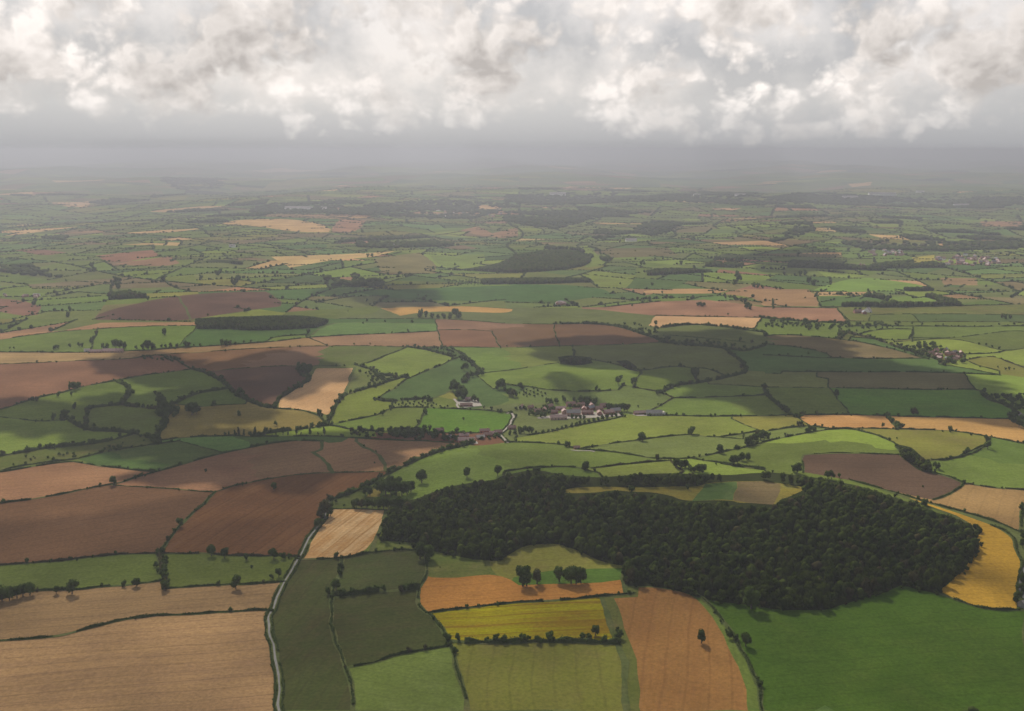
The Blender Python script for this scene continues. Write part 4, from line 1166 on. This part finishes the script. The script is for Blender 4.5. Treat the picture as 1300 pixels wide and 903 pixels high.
# far hedges: bushy beads along every chord
hp, hs = [], []
for ch in far_hedges:
    c = ch[len(ch)//2]; dd = np.hypot(*c)
    if dd > 15000 or abs(c[0]) > .58*c[1]+300 or random.random() < .10+.25*min(1, dd/12000): continue
    st = 7*max(1, dd/3500)**1.25; q = dens(ch, st); tree = rng.uniform(0, 1, len(q)) < (.06+.32*random.random()**3)
    kp = rng.uniform(0, 1, len(q)) > .12; q = q+rng.normal(0, st*.15, q.shape)
    h_ = np.where(tree, rng.uniform(7, 14, len(q)), rng.uniform(2.2, 4.5, len(q))*(1+dd/20000)); w_ = np.where(tree, h_*.9, np.maximum(st*1.05, 3.2)); w_ = np.where(tree & (w_ < st), st, w_)
    hp.append(q[kp]); hs.append(np.c_[w_, h_][kp])
hp = np.concatenate(hp); hs = np.concatenate(hs); m_ = ~inside(hp[:, 0], hp[:, 1], domA); hp, hs = hp[m_], hs[m_]*np.array([.92, .88]); dd = np.hypot(hp[:, 0], hp[:, 1]); zz = hfun(hp[:, 0], hp[:, 1])-.4; P = np.c_[hp, zz]
nr_ = dd < 5200
merge('hedgerows_mid', CR_LO, P[nr_], hs[nr_], M_HEDGE, 'hedgerows and hedge trees between the fields beyond the traced valley', 'hedgerows').name = 'middle_hedgerows'
merge('distant_hedgerows', CR_XL, P[~nr_], hs[~nr_], M_HEDGE, 'dark hedgerow network fading into the haze', 'hedgerows')
cp = np.concatenate(cp); cs_ = np.concatenate(cs_); dd = np.hypot(cp[:, 0], cp[:, 1]); P = np.c_[cp, hfun(cp[:, 0], cp[:, 1])-.3]; a = dd < 3300; b = (dd >= 3300) & (dd < 6500)
merge('copse_trees', CR_MD, P[a], cs_[a]*np.array([1.15, 1]), M_WOOD, 'massed trees of the small copses in the middle distance', 'copses')
merge('far_woods', CR_LO, P[b], cs_[b]*np.array([1.1, 1]), M_WOOD, 'dark far woods and tree belts beyond the fields', 'woods')
merge('distant_woods_and_shade_bands', CR_XL, P[~a & ~b], cs_[~a & ~b]*np.array([1.1, 1]), M_WOOD, 'hazy woods and tree belts near the horizon, some standing in for cloud shadows', 'woods')
# scrub on the rough bank and orchards in rows
def region(s): return dens(to_world(pts(s)), 20, True)
sp_, ss_ = [], []
for s, gap, hlo, hhi in (('B1 10,800 250,752 400,745 640,700 740,700 700,728 470,770 380,795 60,840', 17, 3, 6.5), ('A2 450,232 560,180 600,200 600,290 400,290', 15, 3, 7), ('A2 780,505 1050,530 1070,585 790,595', 28, 1, 2.2),
                       ('B2 510,350 600,355 760,388 600,425 500,462 560,440 600,400', 10, 4, 8), ('B1 670,285 780,275 880,290 950,340 1110,385 1130,420 1040,380 960,345 880,315 700,300', 10, 4, 9), ('B2 790,236 1000,240 1020,285 1000,290 900,262', 10, 4, 9),
                       ('B2 490,655 900,665 1240,670 1240,700 1100,690 900,705 700,705 500,692', 12, 5, 12), ('W 930,410 1030,400 1060,480 850,500 840,420', 13, 4, 9), ('W 480,410 720,430 700,500 460,490', 13, 4, 11), ('W 180,410 440,410 440,500 180,495', 9, 7, 13),
                       ('B4 620,215 700,240 830,215 880,240 960,280 1030,300 980,330 900,325 800,290 700,262', 13, 5, 12), ('V 160,180 300,160 400,150 400,185 330,220 200,225', 12, 4, 9), ('V 470,130 700,120 760,160 700,180 480,175', 15, 5, 10), ('B4 1110,470 1260,490 1300,470 1300,550 1250,560 1110,500', 9, 4, 9),
                       ('B1 790,560 900,540 880,600 830,650 780,690 800,620', 9, 8, 14), ('B1 740,690 800,680 800,715 745,720', 9, 6, 12), ('B3 790,190 1200,240 1200,262 1000,242 780,225', 14, 5, 11), ('B4 0,100 150,105 430,125 700,120 700,150 500,150 400,190 200,150 0,150', 17, 5, 11), ('B3 590,120 760,140 800,170 700,185 600,150', 15, 5, 11)):
    w = region(s); q = fill(w, gap, 1.1, lambda q: np.clip(.6+.6*nz2(q, 30, 50), .1, 1)); sp_.append(q); h = rng.uniform(hlo, hhi, len(q)); ss_.append(np.c_[h*rng.uniform(.9, 1.3, len(q)), h])
q = np.concatenate(sp_); merge('scrub_bushes', CR_MD, np.c_[q, hfun(q[:, 0], q[:, 1])-.2], np.concatenate(ss_), M_LEAF, 'scattered scrub and garden trees on banks and round the farms', 'scrub')
for s, lab in (('B2 700,520 880,510 1010,545 870,540 702,542', 'orchard'), ('B3 90,445 215,460 205,495 60,488', 'orchard'), ('C2 960,615 1160,610 1200,640 960,645', 'orchard')):
    w = region(s); c = w.mean(0); q = fill(w, 15*max(1, np.hypot(*c)/2600), .12); h = rng.uniform(4, 6, len(q))
    merge('orchard_trees', CR_MD, np.c_[q, hfun(q[:, 0], q[:, 1])-.1], np.c_[h*1.15, h], M_LEAF, {'B2': 'small orchard trees in rows in the strip above the green paddock', 'B3': 'small orchard trees in rows on the slope left of the hamlet', 'C2': 'rows of young trees in the far plantation'}[s[:2]], 'orchard')

# ------------------------------------------------------------------ buildings
def box(bm_, x0, x1, y0, y1, z0, z1):
    V, Fc = bm_; o = len(V)
    V += [(x0, y0, z0), (x1, y0, z0), (x1, y1, z0), (x0, y1, z0), (x0, y0, z1), (x1, y0, z1), (x1, y1, z1), (x0, y1, z1)]
    Fc += [(o, o+3, o+2, o+1), (o+4, o+5, o+6, o+7), (o, o+1, o+5, o+4), (o+1, o+2, o+6, o+5), (o+2, o+3, o+7, o+6), (o+3, o, o+4, o+7)]
def house(px, py, L_, W_, H_, rot, wc, rc, label, parts=True, chim=True, cat='house', name='house'):
    x, y = at(px, py); x = float(x); y = float(y); z = float(hfun(x, y)); rise = W_*.38
    o = link(name, None, None, (x, y, z), R(rot)); a, b = L_/2, W_/2
    V = [(-a, -b, -.6), (a, -b, -.6), (a, b, -.6), (-a, b, -.6), (-a, -b, H_), (a, -b, H_), (a, b, H_), (-a, b, H_), (-a, 0, H_+rise), (a, 0, H_+rise)]
    Fq = [[0, 1, 5, 4], [2, 3, 7, 6], [1, 2, 6, 5], [3, 0, 4, 7], [5, 6, 9, 5], [7, 4, 8, 7]]
    me = bpy.data.meshes.new('wall'); me.from_pydata(V, [], [f if len(set(f)) == 4 else f[:3] for f in Fq]); me.materials.append(WALLC[wc]); link('wall', me, o)
    e = .45; t = .35; s = rise/b; V, Fc = [], []
    for sgn in (-1, 1):
        k = len(V); yo, zo = sgn*(b+e), H_-e*s
        V += [(-a-e, yo, zo), (a+e, yo, zo), (a+e, 0, H_+rise), (-a-e, 0, H_+rise), (-a-e, yo, zo+t), (a+e, yo, zo+t), (a+e, 0, H_+rise+t), (-a-e, 0, H_+rise+t)]
        Fc += [(k, k+3, k+2, k+1), (k+4, k+5, k+6, k+7), (k, k+1, k+5, k+4), (k+1, k+2, k+6, k+5), (k+3, k, k+4, k+7)]
    me = bpy.data.meshes.new('roof'); me.from_pydata(V, [], Fc); me.materials.append(ROOFC[rc]); rf = link('roof', me, o)
    if chim:
        B = ([], []); box(B, a*.55-.5, a*.55+.5, -.5, .5, H_+rise*.6, H_+rise+1.6); me = bpy.data.meshes.new('chimney'); me.from_pydata(*[B[0], [], B[1]]); me.materials.append(WALLC['brick']); link('chimney', me, rf)
    if parts:
        n = max(2, int(L_/6))
        for sgn in (-1, 1):
            for i in range(n):
                B = ([], []); cx = -a+L_*(i+.5)/n; box(B, cx-.8, cx+.8, sgn*b-.06, sgn*b+.06, 1.2, min(H_-.5, 2.8)); me = bpy.data.meshes.new('window'); me.from_pydata(B[0], [], B[1]); me.materials.append(M_GLASS); link('window', me, o)
        B = ([], []); box(B, -1.1+L_/(2*n)*0, 1.1, -b-.09, -b+.03, 0, 2.4 if chim else min(3.6, H_-.4)); me = bpy.data.meshes.new('door'); me.from_pydata(B[0], [], B[1]); me.materials.append(plain_door); link('door', me, o)
    tag(o, label, cat, 'farm and village buildings'); return o
plain_door = plain('dark_door', (.12, .10, .08))
HB = [ # tile x,y | length, width, eave height, rotation, wall, roof, label
 ('V', 407, 250, 31, 11, 4.5, 4, 'pink', 'pinkroof', 'long pale brick barn at the front left of the hamlet', 0, 'barn'),
 ('V', 520, 222, 26, 13, 6.5, 3, 'pink', 'grey', 'tall grey roofed barn in the middle of the hamlet', 0, 'barn'),
 ('V', 452, 212, 12, 10, 6.5, 95, 'pink', 'pinkroof', 'pale gabled brick house beside the tall grey barn', 1, 'house'),
 ('V', 625, 214, 22, 10, 5, 2, 'brick', 'tile', 'long red brick house right of the tall grey barn', 1, 'house'),
 ('V', 600, 188, 13, 9, 5.5, 85, 'brick', 'tile', 'small brick house behind the long red one', 1, 'house'),
 ('V', 575, 160, 15, 9, 6, 10, 'pink', 'tile', 'pale gabled house at the back of the hamlet', 1, 'house'),
 ('V', 500, 150, 18, 9, 5, 8, 'brick', 'tile', 'red brick cottage row under the back trees', 1, 'house'),
 ('V', 425, 180, 20, 8, 4, 5, 'brick', 'pinkroof', 'low red roofed outbuilding behind the barns', 0, 'barn'),
 ('V', 650, 180, 16, 10, 5, 40, 'brick', 'slate', 'dark roofed house among the hamlet trees', 1, 'house'),
 ('V', 655, 160, 14, 9, 5, 100, 'brick', 'tile', 'brown roofed house high in the hamlet', 1, 'house'),
 ('V', 712, 182, 15, 10, 4.5, 20, 'pink', 'tile', 'small pale walled barn right of the dark roofed house', 0, 'barn'),
 ('V', 715, 215, 16, 9, 4.5, 90, 'brick', 'tile', 'brown shed at the lower edge of the hamlet', 0, 'barn'),
 ('V', 785, 212, 19, 11, 5, 15, 'brick', 'pinkroof', 'red roofed shed at the right end of the hamlet', 0, 'barn'),
 ('V', 835, 200, 19, 11, 5, 12, 'pink', 'grey', 'grey roofed shed before the poplar screen', 0, 'barn'),
 ('V', 130, 168, 10, 7, 4.5, 60, 'white', 'tile', 'small white cottage at the left of the hamlet', 1, 'house'),
 ('V', 250, 200, 12, 8, 4.5, 10, 'brick', 'tile', 'brick cottage between garden trees', 1, 'house'),
 ('V', 300, 190, 11, 8, 4.5, 80, 'brick', 'tile', 'second brick cottage between garden trees', 1, 'house'),
 ('V', 345, 165, 12, 8, 4.5, 30, 'brick', 'tile', 'brown roofed house at the upper left of the hamlet', 1, 'house'),
 ('V', 375, 208, 13, 8, 4.5, 15, 'brick', 'tile', 'brown roofed house left of the long pale barn', 1, 'house'),
 ('V', 200, 172, 11, 7, 4.5, 20, 'pink', 'tile', 'pale walled cottage right of the white one', 1, 'house'),
 ('V', 745, 160, 13, 9, 4.5, 10, 'brick', 'tile', 'brown roofed house under the upper right trees', 1, 'house'),
 ('V', 540, 196, 14, 8, 5, 5, 'brick', 'tile', 'brick range behind the tall grey barn', 0, 'barn'),
 ('V', 1020, 212, 24, 9, 3.5, 8, 'brick', 'pinkroof', 'long low red shed right of the hamlet', 0, 'barn'),
 ('V', 1125, 218, 30, 14, 4.5, 0, 'grey', 'grey', 'wide grey farm shed right of the hamlet', 0, 'barn'),
 ('V', 1198, 216, 7, 6, 4, 90, 'white', 'pale', 'small white silo house at the end of the yard', 0, 'barn'),
 ('V', 545, 472, 10, 6, 3, 10, 'brick', 'tile', 'small brick field barn by itself among the green fields', 0, 'barn'),
 ('V', 60, 325, 14, 8, 4, 5, 'brick', 'tile', 'red brick house by the lane in front of the hamlet', 1, 'house'),
 ('W', 775, 178, 14, 9, 4, 10, 'pink', 'pinkroof', 'pale walled barn in the yard under the round trees', 0, 'barn'),
 ('W', 755, 222, 24, 8, 3.5, 2, 'brick', 'tile', 'low brick sheds in front of the pale barn', 0, 'barn'),
 ('W', 738, 468, 17, 9, 4.5, 2, 'brick', 'pinkroof', 'pink roofed house of the roadside farm', 1, 'house'),
 ('W', 755, 505, 28, 12, 4.5, 0, 'brick', 'pinkroof', 'long red roofed barn of the roadside farm', 0, 'barn'),
 ('W', 865, 480, 15, 9, 4, 20, 'pink', 'pale', 'pale cottage behind the roadside farm', 1, 'house'),
 ('W', 925, 460, 15, 8, 4.5, 5, 'brick', 'tile', 'first brick cottage along the village lane', 1, 'house'),
 ('W', 965, 450, 13, 8, 4.5, 0, 'brick', 'pinkroof', 'second brick cottage along the village lane', 1, 'house'),
 ('W', 1005, 440, 14, 8, 4.5, 8, 'brick', 'tile', 'brick cottage nearest the lane junction', 1, 'house'),
 ('W', 900, 430, 18, 8, 4.5, 5, 'brick', 'tile', 'brick cottage row at the edge of the green field', 1, 'house'),
 ('W', 545, 425, 16, 8, 4.5, 5, 'brick', 'tile', 'brick house in the trees left of the roadside farm', 1, 'house'),
 ('W', 620, 470, 9, 6, 3, 5, 'white', 'pale', 'small white shed in the garden plots', 0, 'barn'),
 ('B1', 435, 262, 14, 9, 4, 20, 'white', 'pale', 'small white barn of the long low farm', 0, 'barn'),
 ('B1', 478, 266, 30, 10, 3.5, 5, 'brick', 'pinkroof', 'red roofed shed of the long low farm', 0, 'barn'),
 ('B1', 565, 264, 50, 13, 4, 3, 'pink', 'pinkroof', 'very long pale barn of the long low farm', 0, 'barn'),
 ('B4', 470, 68, 26, 14, 5, 5, 'brick', 'tile', 'red barn of the far red farm', 0, 'barn'), ('B4', 500, 72, 24, 12, 5, 80, 'brick', 'slate', 'dark barn of the far red farm', 0, 'barn'), ('B4', 520, 64, 10, 24, 5, 20, 'white', 'pale', 'white shed of the far red farm', 0, 'barn'),
 ('A4', 1150, 730, 14, 9, 5, 30, 'grey', 'pale', 'pale shed at the right edge below the golden wheat', 0, 'barn')]
for t, a, b, L_, W_, H_, rot, wc, rc, lab, ch, cat in HB:
    ox, oy, s = TILES[t]; house(ox+a*s, oy+b*s, L_, W_, H_, rot, wc, rc, lab, True, bool(ch), cat, cat)
r2 = random.Random(9); hi_ = []
def cluster(s, n, lab, scale=1.0, white=.1):
    w = region(s); q = fill(w, 1.0*math.sqrt(abs(sum(w[i-1][0]*w[i][1]-w[i][0]*w[i-1][1] for i in range(len(w))))/2/n), .8)
    for x, y in q:
        px, py = topx(x, y, float(hfun(x, y))); wc = 'white' if r2.random() < white else r2.choice(['brick', 'pink'])
        o = house(float(px), float(py), r2.uniform(10, 17)*scale, r2.uniform(7, 10)*scale, 5*scale**.5, r2.uniform(0, 180), wc, r2.choice(['tile', 'tile', 'slate', 'pinkroof']), '', False, scale < 1.3)
        hi_.append([o, ('white' if wc == 'white' else 'brick' if wc == 'brick' else 'pale')+' house '+lab, float(px), float(py)])
cluster('B4 820,262 900,255 1020,272 1000,300 900,310 830,290', 16, 'of the brick village in the trees')
cluster('C1 0,690 180,690 200,705 60,700 0,702', 6, 'beside the pink field at the far left edge')
cluster('C4 860,505 1010,490 1180,510 1180,540 1000,545 870,530', 48, 'of the far town beside the yellow field', 1.3)
cluster('C4 500,462 700,470 720,492 560,498', 20, 'of the far village under the dark woods', 1.3)
cluster('C2 900,255 1290,265 1290,300 900,300', 26, 'of the hazy far town', 1.8, .3)
cluster('C4 420,540 500,540 500,548 430,548', 5, 'of the farm under the far yellow field', 1.3)
cluster('C3 270,730 300,730 300,740 260,742', 3, 'in the green fields beyond the brown ploughland', 1.3)
uniquify(hi_)
for t, a, b, L_, W_, H_, lab in [('C3', 268, 190, 170, 60, 12, 'large white warehouse shining in the hazy distance'), ('C3', 635, 420, 60, 30, 6, 'white farm building by the far tan field'), ('C2', 245, 262, 190, 50, 10, 'long white factory roof among the far trees'), ('C2', 200, 258, 120, 40, 9, 'smaller white factory roof left of the long one'),
      ('C2', 360, 258, 50, 30, 8, 'small white roof right of the long factory'), ('C4', 985, 247, 150, 50, 10, 'white warehouse at the foot of the far hills'), ('C4', 430, 205, 160, 50, 10, 'white industrial shed in the far town'), ('C4', 590, 190, 300, 60, 10, 'row of white sheds on the far ridge'),
      ('C4', 780, 175, 90, 40, 9, 'small pale shed on the far ridge'), ('C3', 1180, 192, 110, 40, 9, 'pale warehouse at the edge of the far wood'), ('C3', 965, 193, 70, 40, 9, 'small pale warehouse in the far wood'), ('C1', 1162, 450, 30, 22, 7, 'white house by the far tree belt'), ('C1', 183, 694, 22, 12, 5, 'white cottage under the far left trees'), ('C2', 697, 447, 30, 20, 7, 'white house on the far wooded slope')]:
    ox, oy, s = TILES[t]; house(ox+a*s, oy+b*s, L_, W_, H_, r2.uniform(-8, 8), 'white', 'pale', lab, False, False, 'warehouse' if L_ > 45 else 'house', 'warehouse' if L_ > 45 else 'house')
# ------------------------------------------------------------------ clouds overhead whose shadows lie on the land
def cloud_material(top=.88, name='cloud_vapour'):
    m, nt, N, L = new_mat(name); out = node(nt, 'ShaderNodeOutputMaterial')
    # wispy cloud body: thick in the middle, thinning to nothing at its rim
    lw = node(nt, 'ShaderNodeLayerWeight', Blend=.5); g = node(nt, 'ShaderNodeNewGeometry').outputs['Position']
    f = mth(nt, 'SUBTRACT', 1.0, lw.outputs['Facing']); f = mth(nt, 'ADD', f, mth(nt, 'MULTIPLY', mth(nt, 'SUBTRACT', noise(nt, g, .011, 5, .6), .5), .55))
    op = ramp(nt, f, .30, .62 if top > .5 else .9, 0, top)
    d = node(nt, 'ShaderNodeBsdfDiffuse', Color=(.9, .9, .92, 1)); tl_ = node(nt, 'ShaderNodeBsdfTranslucent', Color=(.9, .9, .92, 1)); x0 = node(nt, 'ShaderNodeMixShader', Fac=.5)
    L.new(d.outputs[0], x0.inputs[1]); L.new(tl_.outputs[0], x0.inputs[2])
    tr = node(nt, 'ShaderNodeBsdfTransparent'); x = node(nt, 'ShaderNodeMixShader'); L.new(op, x.inputs[0]); L.new(tr.outputs[0], x.inputs[1]); L.new(x0.outputs[0], x.inputs[2]); L.new(x.outputs[0], out.inputs['Surface']); return m
M_CLOUD = cloud_material(); M_DIM_VEIL = cloud_material(.34, 'sun_dimming_veil'); I5 = ico(5)  # the veil material only dims sunlight over the foreground
def cloud(px, py, wx, wy, thick, label, seed, alt=1650, az=0, mat=None):
    x, y = at(px, py); t = (alt-0)/SUND[2]; cx, cy = float(x)+SUND[0]*t, float(y)+SUND[1]*t
    r3 = np.random.default_rng(seed); V = I5[0].copy(); d = np.zeros(len(V))
    for o_, a_ in ((1.6, .20), (3.2, .17), (6.5, .13), (12, .08)):
        for _ in range(5):
            k = r3.normal(0, o_, 3); d += a_*np.sin(V@k+r3.uniform(0, 6.28))/1.7
    V = V*(1+d)[:, None]; V[:, 0] *= wx; V[:, 1] *= wy; V[:, 2] = np.where(V[:, 2] < 0, V[:, 2]*thick*.35, V[:, 2]*thick)
    o = link('cloud', mesh_np('cloud', V, I5[1], [mat or M_CLOUD], True), None, (cx, cy, alt), R(az)); tag(o, label, 'cloud', kind='structure')
CL = [(335, 578, 190, 110, 'cloud over the pink stubble', -8), (410, 566, 150, 60, 'small cloud over the lane head', 0), (215, 515, 215, 200, 'cloud over the stream trees', 10), (190, 466, 130, 110, 'cloud over the broad pink field', 0), (330, 478, 150, 170, 'cloud over the dark brown field', 0),
      (60, 520, 120, 70, 'small cloud over the left valley', 0), (870, 452, 270, 200, 'broad cloud over the shaded valley', 0), (1050, 478, 300, 200, 'broad cloud right of the shaded valley', 0), (930, 438, 260, 150, 'cloud over the tree belt', 0), (745, 440, 130, 120, 'small cloud beyond the knoll', 0), (720, 483, 32, 80, 'thin wisp over the knoll', 0),
      (1015, 332, 260, 420, 'cloud over the far village', 0), (480, 372, 160, 160, 'small cloud over the far green fields', 0)]
CLOUDS_ON = True
if CLOUDS_ON:
    for i, (px, py, a, b, lab, az) in enumerate(CL):
        if py < 400: cloud(px, py, a, b, 260, lab, 100+i, 2300)
        else: cloud(px, py, a, b, 150, lab, 100+i)

cloud(850, 850, 820, 520, 120, 'unseen thin veil added to dim the sun on the wood and near fields', 300, 2000, 0, M_DIM_VEIL)  # added out of view to darken the near land and near haze

# ------------------------------------------------------------------ haze
HAZE_D = 8.6e-5
m, nt, N, L = new_mat('haze_air'); out = node(nt, 'ShaderNodeOutputMaterial')
v = node(nt, 'ShaderNodeVolumePrincipled'); v.inputs['Color'].default_value = (.296, .305, .334, 1); v.inputs['Density'].default_value = HAZE_D; v.inputs['Anisotropy'].default_value = .38
L.new(v.outputs[0], out.inputs['Volume'])
zb, zt, e = float(VZ.min())-60, CAMH+25, 86000.0
B = ([], []); box(B, -e, e, -e, e, zb, zt); me = bpy.data.meshes.new('haze'); me.from_pydata(B[0], [], B[1]); me.materials.append(m)
tag(link('haze', me), 'pale grey haze thickening towards the horizon', 'haze', kind='stuff')

# ------------------------------------------------------------------ sky and sun
sc = bpy.context.scene
w = bpy.data.worlds.new('World'); sc.world = w; w.use_nodes = True; nt = w.node_tree; nt.nodes.clear(); L = nt.links
out = node(nt, 'ShaderNodeOutputWorld'); bg = node(nt, 'ShaderNodeBackground', Strength=.072)
sky = node(nt, 'ShaderNodeTexSky', sky_type='NISHITA', sun_disc=False, sun_elevation=SUN_EL, sun_rotation=SUN_AZ, altitude=500, dust_density=3.0)
tc = node(nt, 'ShaderNodeTexCoord').outputs['Generated']; sx = nt.nodes.new('ShaderNodeSeparateXYZ'); L.new(tc, sx.inputs[0])
el = mth(nt, 'MULTIPLY', mth(nt, 'ARCSINE', sx.outputs[2]), 57.2958); az = mth(nt, 'MULTIPLY', mth(nt, 'ARCTAN2', sx.outputs[0], sx.outputs[1]), 57.2958)
# cloud space: azimuth and a foreshortened elevation, both in degrees, larger lumps higher up
elw = mth(nt, 'MULTIPLY', mth(nt, 'POWER', mth(nt, 'MAXIMUM', mth(nt, 'ADD', el, 3.0), .3), .75), 2.6)
def cvec(dx=0.0, dy=0.0):
    c = nt.nodes.new('ShaderNodeCombineXYZ'); L.new(mth(nt, 'ADD', az, dx), c.inputs[0]); L.new(mth(nt, 'ADD', elw, dy), c.inputs[1]); c.inputs[2].default_value = 3.7; return c.outputs[0]
wn = nt.nodes.new('ShaderNodeTexNoise'); wn.noise_dimensions = '2D'; wn.inputs['Scale'].default_value = .35; wn.inputs['Detail'].default_value = 2; L.new(cvec(), wn.inputs['Vector'])
def dens_at(dx, dy, det):
    vm = nt.nodes.new('ShaderNodeVectorMath'); vm.operation = 'MULTIPLY_ADD'; L.new(wn.outputs['Color'], vm.inputs[0]); vm.inputs[1].default_value = (.95, .75, 1.0); L.new(cvec(dx, dy), vm.inputs[2])
    a = noise(nt, vm.outputs[0], .21, det, .57, 0, '2D')
    v2 = nt.nodes.new('ShaderNodeTexVoronoi'); v2.voronoi_dimensions = '2D'; v2.feature = 'F1'; v2.inputs['Scale'].default_value = .6; v2.inputs['Detail'].default_value = 2; v2.inputs['Roughness'].default_value = .55; L.new(vm.outputs[0], v2.inputs['Vector'])
    return mth(nt, 'ADD', a, mth(nt, 'MULTIPLY', mth(nt, 'SUBTRACT', .5, v2.outputs['Distance']), .23))
d0 = dens_at(0, 0, 7); d1 = dens_at(-.5, .9, 7)
lit = ramp(nt, mth(nt, 'SUBTRACT', d0, d1), -.14, .14)
body = ramp(nt, d0, .50, .72)
big = noise(nt, cvec(20, 5), .15, 3, .55, 0, '2D')
shade = mth(nt, 'ADD', mth(nt, 'MULTIPLY', lit, .31), ramp(nt, big, .36, .60, .47, .72))
shade = mth(nt, 'SUBTRACT', shade, mth(nt, 'MULTIPLY', body, .13))
shade = mth(nt, 'ADD', shade, ramp(nt, el, 1.8, 3.6, .10, 0))
shade = mth(nt, 'MAXIMUM', shade, .50)
ck = nt.nodes.new('ShaderNodeCombineXYZ')
for i in range(3): L.new(shade, ck.inputs[i])
CB = (8.6, 8.0, 7.55)
ccol = mixc(nt, 1.0, CB, ck.outputs[0], 'MULTIPLY')
cover = ramp(nt, d0, .34, .50)
big2 = ramp(nt, noise(nt, cvec(50, 9), .17, 5, .55, 0, '2D'), .35, .65)
skyc = mixc(nt, .92, sky.outputs[0], mixc(nt, big2, (4.2, 4.15, 4.25), (7.3, 6.85, 6.6)))
above = mixc(nt, cover, skyc, ccol)
# thick air under the cloud base
base = ramp(nt, mth(nt, 'ADD', el, mth(nt, 'MULTIPLY', mth(nt, 'SUBTRACT', d0, .5), 4.5)), 0.8, 3.2)
azg = mth(nt, 'MULTIPLY', mth(nt, 'ADD', az, 8), 1/22.0); azg = mth(nt, 'POWER', 2.718, mth(nt, 'MULTIPLY', mth(nt, 'MULTIPLY', azg, azg), -1))
lowc = mixc(nt, ramp(nt, el, -.1, 2.2), mixc(nt, azg, (3.4, 3.43, 3.56), (3.75, 3.74, 3.83)), mixc(nt, azg, (4.5, 4.47, 4.45), (5.4, 5.28, 5.15)))
fin = mixc(nt, base, lowc, mixc(nt, ramp(nt, el, 9, 22), above, mixc(nt, .22, sky.outputs[0], above)))
L.new(fin, bg.inputs[0]); L.new(bg.outputs[0], out.inputs[0])
w.cycles.sampling_method = 'MANUAL'; w.cycles.sample_map_resolution = 256
ld = bpy.data.lights.new('sun', 'SUN'); ld.energy = 5.0; ld.angle = R(.5); ld.color = (1, .95, .87)
lo = bpy.data.objects.new('sun', ld); C.objects.link(lo); lo.rotation_euler = Vector(SUND).to_track_quat('Z', 'Y').to_euler(); lo.location = (0, 0, 3000)
# ------------------------------------------------------------------ camera
cd = bpy.data.cameras.new('camera'); cd.sensor_width = 36; cd.lens = 36*F/1300; cd.clip_start = 1; cd.clip_end = 300000
co = bpy.data.objects.new('camera', cd); C.objects.link(co); co.location = (0, 0, CAMH); co.rotation_euler = (math.pi/2-PITCH, 0, 0); sc.camera = co
vs = sc.view_settings; vs.view_transform = 'Standard'; vs.look = 'None'; vs.exposure = 0.78; vs.gamma = 1
sc.render.engine = 'CYCLES'; cy = sc.cycles; cy.max_bounces = 3; cy.diffuse_bounces = 1; cy.glossy_bounces = 1; cy.transmission_bounces = 2; cy.volume_bounces = 0; cy.transparent_max_bounces = 8
cy.use_denoising = True; cy.adaptive_threshold = .02; cy.use_fast_gi = False; cy.sample_clamp_indirect = 4
